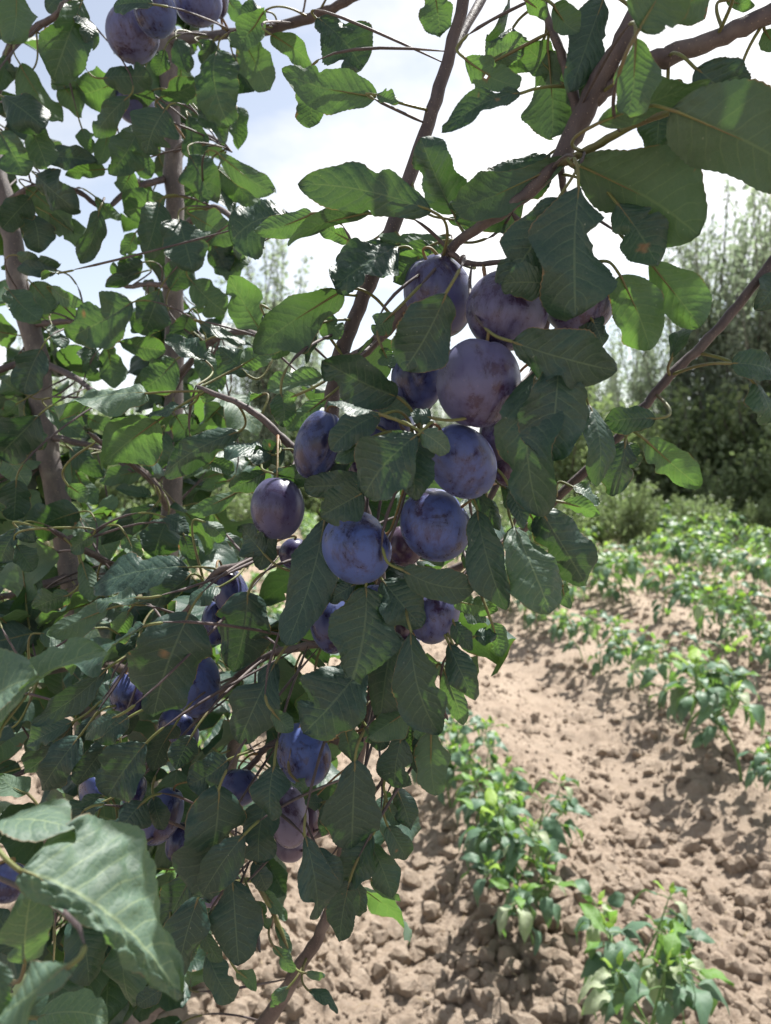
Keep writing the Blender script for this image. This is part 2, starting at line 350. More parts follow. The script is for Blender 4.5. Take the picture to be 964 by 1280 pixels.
# ------------------------------------------------------------------ leaf blades
def blade(L, Wd, bow=0.06, fold=12, seed=0, hurt=0, crinkle=1.0, nu=44, nv=5, shape='plum', asym=(1, 1), split=0, droop=0.0, wave=1.0, holes=0, shape_a=0):
    """blade with its base at the origin, midrib along +X, upper side +Z. Returns V, F, UV(0..1), hurt-attribute"""
    crinkle = min(crinkle, 1.7); rg = np.random.default_rng(seed); u = np.linspace(0, 1, nu + 1); v = np.linspace(-1, 1, 2 * nv + 1)
    if shape == 'plum':
        a = 0.50 + 0.28 * rg.random(); b = 0.50 + 0.26 * rg.random()
        if shape_a: a = shape_a
        w = u ** a * (1 - u) ** b
    else: w = u ** 0.55 * (1 - u) ** 0.95
    w = w / w.max() + 0.0; w[0] = 0.04; w[-1] = 0.0
    wl, wr = w.copy() * asym[0], w.copy() * asym[1]
    teeth = (0.028 if shape == 'plum' else 0.0) * np.minimum(1, w * 1.6)
    for ww in (wl, wr):
        tt = np.tile([0, 1.0, 0.45, -0.1], nu)[:nu + 1] if nu >= 60 else (np.arange(nu + 1) % 2).astype(float)
        ww += teeth * (0.5 if nu > 80 else 1) * tt * (0.5 + 0.8 * rg.random(nu + 1)); ww *= 1 + 0.13 * np.sin(u * (5 + 6 * rg.random()) + 6 * rg.random()) + 0.04 * np.sin(u * (18 + 9 * rg.random()))
    for k in range(hurt):
        ww = (wl, wr)[int(rg.integers(2))]; u0 = 0.25 + 0.65 * rg.random(); s = 0.025 + 0.08 * rg.random(); dep = 0.12 + 0.48 * rg.random()
        ww *= 1 - dep * np.exp(-((u - u0) / s) ** 2) * (0.8 + 0.3 * rg.random(nu + 1))
    U, Vv = np.meshgrid(u, v, indexing='ij'); ws = np.where(Vv < 0, wl[:, None], wr[:, None])
    y = Vv * ws * Wd / 2; x = U * L
    if split:                                                # blade torn from the tip along the midrib
        k = np.clip((U - (1 - split)) / split, 0, 1); x = x - 0.0 * k; y = y + np.sign(Vv) * k * (1 - np.abs(Vv)) * Wd * 0.16
        x = x + L * 0.05 * k * (Vv > 0) 
    nvn = 7.0 + int(rg.integers(3)); sv = U - 0.2 * np.abs(Vv) ** 1.25 + 0.027 * np.sign(Vv); fr = np.abs((sv * nvn) % 1 - 0.5) * 2
    z = np.abs(y) * math.tan(math.radians(fold)) + min(crinkle, 2) * 0.010 * Wd * np.sqrt(fr + 0.04) * (1 - 0.5 * np.abs(Vv))
    p1, p2 = rg.random(2) * 6.28
    ed = np.abs(Vv) ** 2
    z = z + wave * Wd * 0.12 * ed * np.where(Vv < 0, np.sin(U * (8 + 3 * rg.random()) + p1), np.sin(U * (7 + 4 * rg.random()) + p2)) * np.minimum(1, 4 * U)
    z = z - wave * Wd * 0.20 * (rg.random() - .15) * ed                  # edges roll under a little
    cr_ = sum(np.sin(U * k1 * L / 0.08 + p_) * np.sin(Vv * k2 + q_) for k1, k2, p_, q_ in rg.random((5, 4)) * (34, 14, 6.3, 6.3) + (10, 4, 0, 0)) / 2.2
    z = z + crinkle * Wd * 0.026 * cr_ * np.minimum(1, 2.5 * np.abs(Vv)); z = z + min(crinkle, 1.2) * Wd * 0.006 * (44 / max(nu, 44)) ** 2 * rg.normal(size=z.shape) * np.minimum(1, 3 * np.abs(Vv)) * (1 if shape == 'plum' else 0.3)
    tw = (rg.random() - 0.5) * 1.3 * wave; z = z + y * np.sin(tw * (U - 0.3))
    # bow keeps base and tip where they are, droop bends the tip away
    z = z + bow * L * 4 * U * (1 - U) - droop * L * U ** 2.2; x = x * (1 - 0.35 * droop * U)
    y = y + (rg.random() - .5) * (0.22 if shape == 'plum' else .1) * L * 4 * U * (1 - U) * .5
    V3 = np.stack([x, y, z], -1).reshape(-1, 3); idx = np.arange(V3.shape[0]).reshape(U.shape)
    q = np.stack([idx[:-1, :-1], idx[1:, :-1], idx[1:, 1:], idx[:-1, 1:]], -1).reshape(-1, 4)
    UV = np.stack([U, (Vv + 1) / 2], -1).reshape(-1, 2); H = np.zeros(len(V3))
    for k in range(holes):
        u0 = 0.3 + 0.5 * rg.random(); v0 = (rg.random() * 1.3 - 0.65); ru = 0.02 + 0.035 * rg.random() ** 1.5; rv = ru * (2 + 2 * rg.random())
        dd = ((UV[:, 0] - u0) / ru) ** 2 + ((UV[:, 1] * 2 - 1 - v0) / rv) ** 2 + 0.5 * rg.random(len(UV))
        H = np.maximum(H, np.clip(2.4 - dd, 0, 1)); q = q[~(dd[q] < 1.35).all(axis=1)] if len(q) else q
    return V3, q, UV, H
def with_hurt(me, H):
    a = me.attributes.new('hurt', 'FLOAT', 'POINT'); a.data.foreach_set('value', np.asarray(H, dtype=np.float32)); return me

# ------------------------------------------------------------------ the plum tree: wood
BASE = PX(150, 1965, 1.0); BASE.z = float(ground_h(np.array([BASE.x]), np.array([BASE.y]), False)[0]) 
tree = bpy.data.objects.new('plum_tree', None); COL.objects.link(tree); place(tree, BASE)
tag(tree, 'leafy plum tree laden with blue plums, filling the left and middle of the picture', 'tree')
BR = []                                                   # (object, samples Nx3)
def wood(name, pts, mat=None, per=6, knob=0.16, seg=10, world=False):
    """pts rows: photo x, y, distance, radius in photo pixels (at that distance)"""
    rows = [(*PX(x, y, d), r * d / FPX) for x, y, d, r in pts] if not world else pts
    C = spline(rows, per)
    rg = np.random.default_rng(len(BR) + 3); r0 = C[:, 3].mean()
    C[1:-1, :3] += rg.normal(size=(len(C) - 2, 3)) * r0 * 0.10
    o0 = Vector(C[0, :3]); V, F, U = tube(C, seg, knob, len(BR))
    o = obj(name, mesh(name, V - np.array(o0), F, mat or M_BARK, uv=U), o0, tree)
    BR.append((o, C[:, :3].copy(), C[:, 3].copy())); return o
def b_(x, y, d): return (x, y, d)
wood('trunk', [(150, 1975, 1.0, 30), (150, 1700, 1.0, 24), (152, 1400, 1.0, 19), (160, 1220, 1.0, 17.5), (172, 1090, 0.99, 15), (183, 980, 0.98, 14), (203, 760, 0.97, 12.5), (213, 640, 0.96, 12.5), (216, 500, 0.95, 12),
               (219, 300, 0.93, 11.5), (213, 150, 0.92, 11), (209, 40, 0.91, 11), (205, -120, 0.9, 11), (220, -330, 0.9, 8)], seg=14)
wood('limb', [(148, 1700, 1.0, 22), (132, 1400, 0.98, 17), (131, 1230, 0.96, 17), (122, 1050, 0.94, 16), (110, 900, 0.92, 15.5), (95, 745, 0.91, 15), (66, 600, 0.9, 14), (44, 450, 0.89, 13), (14, 300, 0.88, 12), (-10, 180, 0.88, 10), (-60, 0, 0.88, 8)], seg=12)
wood('limb', [(152, 1560, 1.0, 18), (178, 1290, 0.92, 15), (205, 1240, 0.9, 14), (240, 1150, 0.86, 12), (270, 1050, 0.82, 10), (290, 950, 0.78, 9), (310, 850, 0.74, 7)], seg=10)
limb = wood('limb', [(152, 1480, 0.98, 15), (250, 1380, 0.86, 12.5), (332, 1278, 0.72, 10), (372, 1212, 0.66, 8.5), (408, 1150, 0.62, 6.8), (432, 1050, 0.6, 6.5), (450, 950, 0.58, 6.5), (470, 850, 0.55, 7), (478, 770, 0.54, 7.5), (470, 690, 0.54, 8), (440, 600, 0.53, 9),
              (415, 530, 0.53, 9.5), (425, 450, 0.525, 10), (455, 370, 0.52, 9.5), (495, 270, 0.52, 9), (530, 170, 0.52, 8.5), (558, 80, 0.52, 8), (585, -25, 0.52, 7.5), (615, -180, 0.53, 6)], M_TWIG, seg=10)
laden = wood('branch', [(428, 452, 0.525, 8), (458, 437, 0.50, 7), (515, 378, 0.475, 6.5), (573, 303, 0.46, 6), (634, 262, 0.45, 6.8), (690, 212, 0.445, 9.5), (722, 158, 0.44, 13), (750, 100, 0.43, 12.5), (785, 38, 0.42, 11), (830, -60, 0.42, 11), (880, -220, 0.45, 9)], M_TWIG, seg=12)
wood('branch', [(738, 128, 0.436, 11), (775, 98, 0.43, 11), (820, 75, 0.425, 11.5), (880, 54, 0.42, 11), (960, 18, 0.41, 11), (1050, -40, 0.4, 9)], M_TWIG)
wood('branch', [(724, 150, 0.44, 6), (712, 100, 0.44, 6.5), (700, 62, 0.44, 5.5), (686, 28, 0.44, 4.5), (676, -12, 0.44, 4)], M_TWIG)
wood('twig', [(700, 206, 0.44, 5), (745, 182, 0.42, 5), (790, 158, 0.405, 4.5), (838, 140, 0.40, 4), (862, 148, 0.395, 3)], M_PETI)
wood('branch', [(480, 745, 0.545, 6), (560, 715, 0.53, 5.5), (640, 672, 0.51, 5.5), (722, 598, 0.49, 5.5), (765, 556, 0.485, 5.5), (802, 512, 0.48, 5.5), (838, 470, 0.475, 5.8), (885, 424, 0.47, 6), (930, 372, 0.465, 6), (985, 302, 0.46, 5.5), (1060, 200, 0.46, 4)], M_TWIG)
wood('branch', [(214, 50, 0.91, 8), (240, 47, 0.86, 6.5), (280, 43, 0.8, 6), (335, 37, 0.74, 6), (398, 18, 0.7, 5.5), (450, -8, 0.68, 5), (530, -60, 0.66, 4)], M_TWIG)
wood('branch', [(212, 222, 0.93, 4.5), (190, 228, 0.9, 4), (160, 238, 0.88, 3.5), (130, 260, 0.86, 3), (95, 238, 0.85, 3), (48, 232, 0.85, 3.5), (6, 254, 0.86, 4)], M_TWIG)
wood('branch', [(-40, 200, 0.87, 6), (0, 100, 0.84, 5.5), (14, 58, 0.82, 5), (41, 38, 0.8, 4.5), (66, 22, 0.78, 4), (100, -10, 0.75, 3)], M_TWIG)
wood('branch', [(216, 358, 0.93, 4), (185, 355, 0.9, 3.2), (158, 358, 0.87, 2.6), (140, 345, 0.85, 2)], M_TWIG)
wood('branch', [(38, 404, 0.89, 5), (62, 404, 0.87, 4), (90, 402, 0.84, 3.2), (120, 415, 0.82, 2)], M_TWIG)
wood('branch', [(55, 447, 0.9, 6), (20, 456, 0.87, 4.5), (-30, 470, 0.85, 4)], M_TWIG)
wood('branch', [(50, 583, 0.9, 5), (20, 590, 0.87, 4), (-30, 602, 0.85, 4)], M_TWIG)
wood('branch', [(60, 545, 0.9, 5), (90, 552, 0.87, 4), (125, 560, 0.84, 3), (165, 590, 0.8, 2.5)], M_TWIG)
wood('branch', [(86, 722, 0.9, 6), (55, 730, 0.86, 5), (20, 742, 0.84, 4), (-30, 755, 0.82, 4)], M_TWIG)
wood('branch', [(440, 615, 0.53, 6), (400, 590, 0.53, 5), (366, 560, 0.53, 5), (330, 525, 0.53, 4.5), (300, 505, 0.53, 4), (272, 494, 0.54, 3.5), (245, 482, 0.55, 2.5)], M_TWIG)
wood('branch', [(470, 700, 0.54, 7), (400, 690, 0.56, 6), (335, 690, 0.56, 6), (300, 708, 0.56, 5), (270, 716, 0.56, 4), (225, 770, 0.57, 3), (170, 810, 0.58, 2.5)], M_TWIG)
wood('branch', [(474, 790, 0.54, 7), (420, 802, 0.56, 5.5), (370, 810, 0.57, 5), (330, 822, 0.58, 4.5), (280, 860, 0.6, 4), (235, 905, 0.62, 3.5), (150, 985, 0.64, 3), (90, 1010, 0.65, 2.5)], M_TWIG)
wood('branch', [(452, 940, 0.58, 6), (400, 920, 0.57, 5), (340, 930, 0.57, 4), (310, 960, 0.57, 4), (250, 1010, 0.6, 3), (215, 1060, 0.62, 2.5)], M_TWIG)
wood('branch', [(438, 1030, 0.6, 5), (390, 1045, 0.58, 4), (345, 1060, 0.57, 3.5), (290, 1075, 0.58, 3), (250, 1105, 0.6, 3), (240, 1170, 0.62, 2)], M_TWIG)
wood('branch', [(462, 880, 0.56, 5), (500, 860, 0.53, 4), (540, 870, 0.5, 3), (560, 900, 0.5, 2)], M_TWIG)
wood('branch', [(470, 700, 0.54, 6), (540, 690, 0.53, 4), (600, 640, 0.5, 4), (640, 560, 0.5, 4), (670, 450, 0.49, 4), (700, 340, 0.48, 4), (705, 250, 0.46, 4), (700, 205, 0.445, 5)], M_TWIG)
for pts_ in ([(440, 520, .525, 5), (490, 545, .49, 4), (525, 556, .445, 3)], [(640, 266, .45, 5), (690, 330, .475, 4), (700, 400, .47, 4), (672, 455, .45, 3)], [(560, 315, .46, 4), (590, 330, .455, 3.5), (640, 325, .43, 3)],
             [(213, 640, .96, 5), (190, 600, .8, 4.5), (150, 570, .66, 4), (110, 540, .58, 3)], [(203, 760, .97, 6), (160, 720, .8, 5), (110, 690, .66, 4), (60, 660, .6, 3)],
             [(190, 850, .97, 6), (130, 830, .8, 5), (60, 840, .66, 4), (0, 860, .55, 3)], [(183, 960, .98, 6), (120, 930, .8, 5), (60, 950, .66, 4), (0, 980, .6, 3)],
             [(172, 1090, .99, 6), (120, 1080, .8, 5), (60, 1100, .6, 4), (20, 1150, .5, 3)], [(216, 480, .95, 5), (260, 430, .8, 4), (310, 415, .68, 4), (345, 440, .6, 3)],
             [(270, 1050, .82, 5), (310, 1130, .72, 4), (325, 1190, .66, 3)], [(216, 300, .93, 5), (260, 260, .8, 4), (300, 280, .7, 3), (330, 310, .62, 3)],
             [(215, 190, .92, 4), (255, 170, .85, 3.5), (290, 190, .8, 2.5)], [(44, 450, .89, 5), (90, 470, .82, 4), (130, 500, .76, 3)]):
    wood('branch', pts_, M_TWIG)
fore = wood('branch', [(150, 1560, 0.99, 10), (-20, 1500, 0.6, 10), (-70, 1350, 0.42, 11), (-60, 1180, 0.36, 10), (-50, 1060, 0.34, 9), (-60, 900, 0.35, 8), (-90, 700, 0.4, 7)], M_TWIG)
wood('twig', [(-70, 1340, 0.42, 6), (20, 1310, 0.4, 5), (90, 1290, 0.38, 4)], M_TWIG)
wood('twig', [(250, 1120, 0.63, 3), (310, 1100, 0.63, 3), (330, 1120, 0.62, 3), (352, 1165, 0.62, 2.5), (364, 1200, 0.62, 2)], M_PETI)
# limbs above the frame that carry the crown which shades what the photo shows
wood('limb', [(205, -120, 0.9, 11), (320, -280, 0.95, 9), (480, -420, 1.0, 8), (650, -560, 1.05, 7)], M_BARK)
wood('branch', [(615, -180, 0.53, 6), (680, -330, 0.6, 6), (780, -480, 0.7, 6)], M_TWIG)
wood('branch', [(785, 38, 0.42, 8), (870, -80, 0.5, 8), (930, -230, 0.62, 7), (960, -380, 0.78, 6)], M_TWIG)
wood('branch', [(558, 80, 0.52, 5), (640, -60, 0.6, 6), (740, -180, 0.72, 6), (850, -280, 0.85, 5)], M_TWIG)

ALLP = np.vstack([b[1] for b in BR]); ALLI = np.concatenate([np.full(len(b[1]), i) for i, b in enumerate(BR)])
def nearest_wood(p, away=None):
    d = np.linalg.norm(ALLP - np.array(p), axis=1)
    if away is not None:                                    # prefer wood behind the blade's base
        a = np.array(away); t = (ALLP - np.array(p)) @ a; d = d * np.where(t > 0, 1.5, 1.0)
    k = np.flatnonzero(d < d.min() * 1.3 + 0.002); k = int(k[(abs(hash((round(p[0] * 1e4), round(p[2] * 1e4))))) % len(k)]); return Vector(ALLP[k]), int(ALLI[k]), float(np.linalg.norm(ALLP[k] - np.array(p)))

def make_leaf(p0, p1, width, roll=0, side=1, lit=False, seed=0, var=None, bow=None, fold=None, thick=0.0009, nu=44, nv=5, stuff=None, hint=None, **kw):
    rg = random.Random(seed); X = (p1 - p0); L = X.length; X.normalize(); mid = (p0 + p1) / 2
    V = (CAMP - mid).normalized()
    Z = (V * 0.95 + (SUN + Vector((0, 0, 1))).normalized() * 1.0) if lit else (hint or V)
    Z = (Z - X * Z.dot(X)).normalized(); Z = Quaternion(X, math.radians(roll)) @ Z
    face = abs(Z.dot((V - X * V.dot(X)).normalized())); Wd = width / max(face, 0.42)
    Wd = min(Wd, L * 0.95) if 'asym' not in kw else Wd
    if side < 0: Z = -Z
    Y = Z.cross(X); Rm = np.array([X, Y, Z])
    fold = fold if fold is not None else rg.uniform(-6, 26); bow = bow if bow is not None else rg.uniform(-0.04, 0.16)
    if 'hurt' not in kw: kw['hurt'] = rg.choice((0, 0, 1, 1, 2))
    if 'wave' not in kw: kw['wave'] = rg.uniform(.5, 1.5)
    B, F, UV, H = blade(L, Wd, bow, fold, seed, nu=nu, nv=nv, **kw)
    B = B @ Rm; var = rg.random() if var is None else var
    at, bi, dist = nearest_wood(p0, X)
    # petiole from the wood to the blade, curving in along the midrib
    q0 = at - p0; ct = -X * min(dist * .45, .03) + Vector((0, 0, -0.03 * dist)); bz = lambda t: q0 * (1 - t) ** 2 + ct * 2 * t * (1 - t)
    tail = [(0, 0, 0, thick), (*(B[4 * (2 * nv + 1) + nv]), thick * 0.8), (*(B[int(nu * 0.5) * (2 * nv + 1) + nv]), thick * 0.3)]; tw_ = None
    if dist > 0.05:
        tm = 1 - 0.03 / dist; tw_ = tube(np.array([(*bz(t * tm), thick * (1.15 - .15 * t)) for t in (0, .2, .4, .6, .8, 1)]), 6, .3, seed)
        pts = [(*bz(tm), thick * 1.15), (*bz((1 + tm) / 2), thick)] + tail
    else: pts = [(*bz(0), thick * 1.25), (*bz(.33), thick * 1.1), (*bz(.66), thick)] + tail
    PV, PF, PU = tube(spline(pts, 4), 6, 0.0, seed)
    off = Z * (-thick * 0.55); PV = PV + np.array(off)
    PU = np.zeros_like(PU)
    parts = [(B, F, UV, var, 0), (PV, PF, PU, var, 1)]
    if tw_ is not None: parts.append((tw_[0], tw_[1], tw_[2], var, 2))
    if stuff is not None:
        stuff.extend((q[0] + np.array(p0), *q[1:]) for q in parts); return
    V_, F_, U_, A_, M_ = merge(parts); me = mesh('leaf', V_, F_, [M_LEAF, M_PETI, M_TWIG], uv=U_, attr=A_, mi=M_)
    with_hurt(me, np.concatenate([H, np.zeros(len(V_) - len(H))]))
    return obj('leaf', me, p0, BR[bi][0])

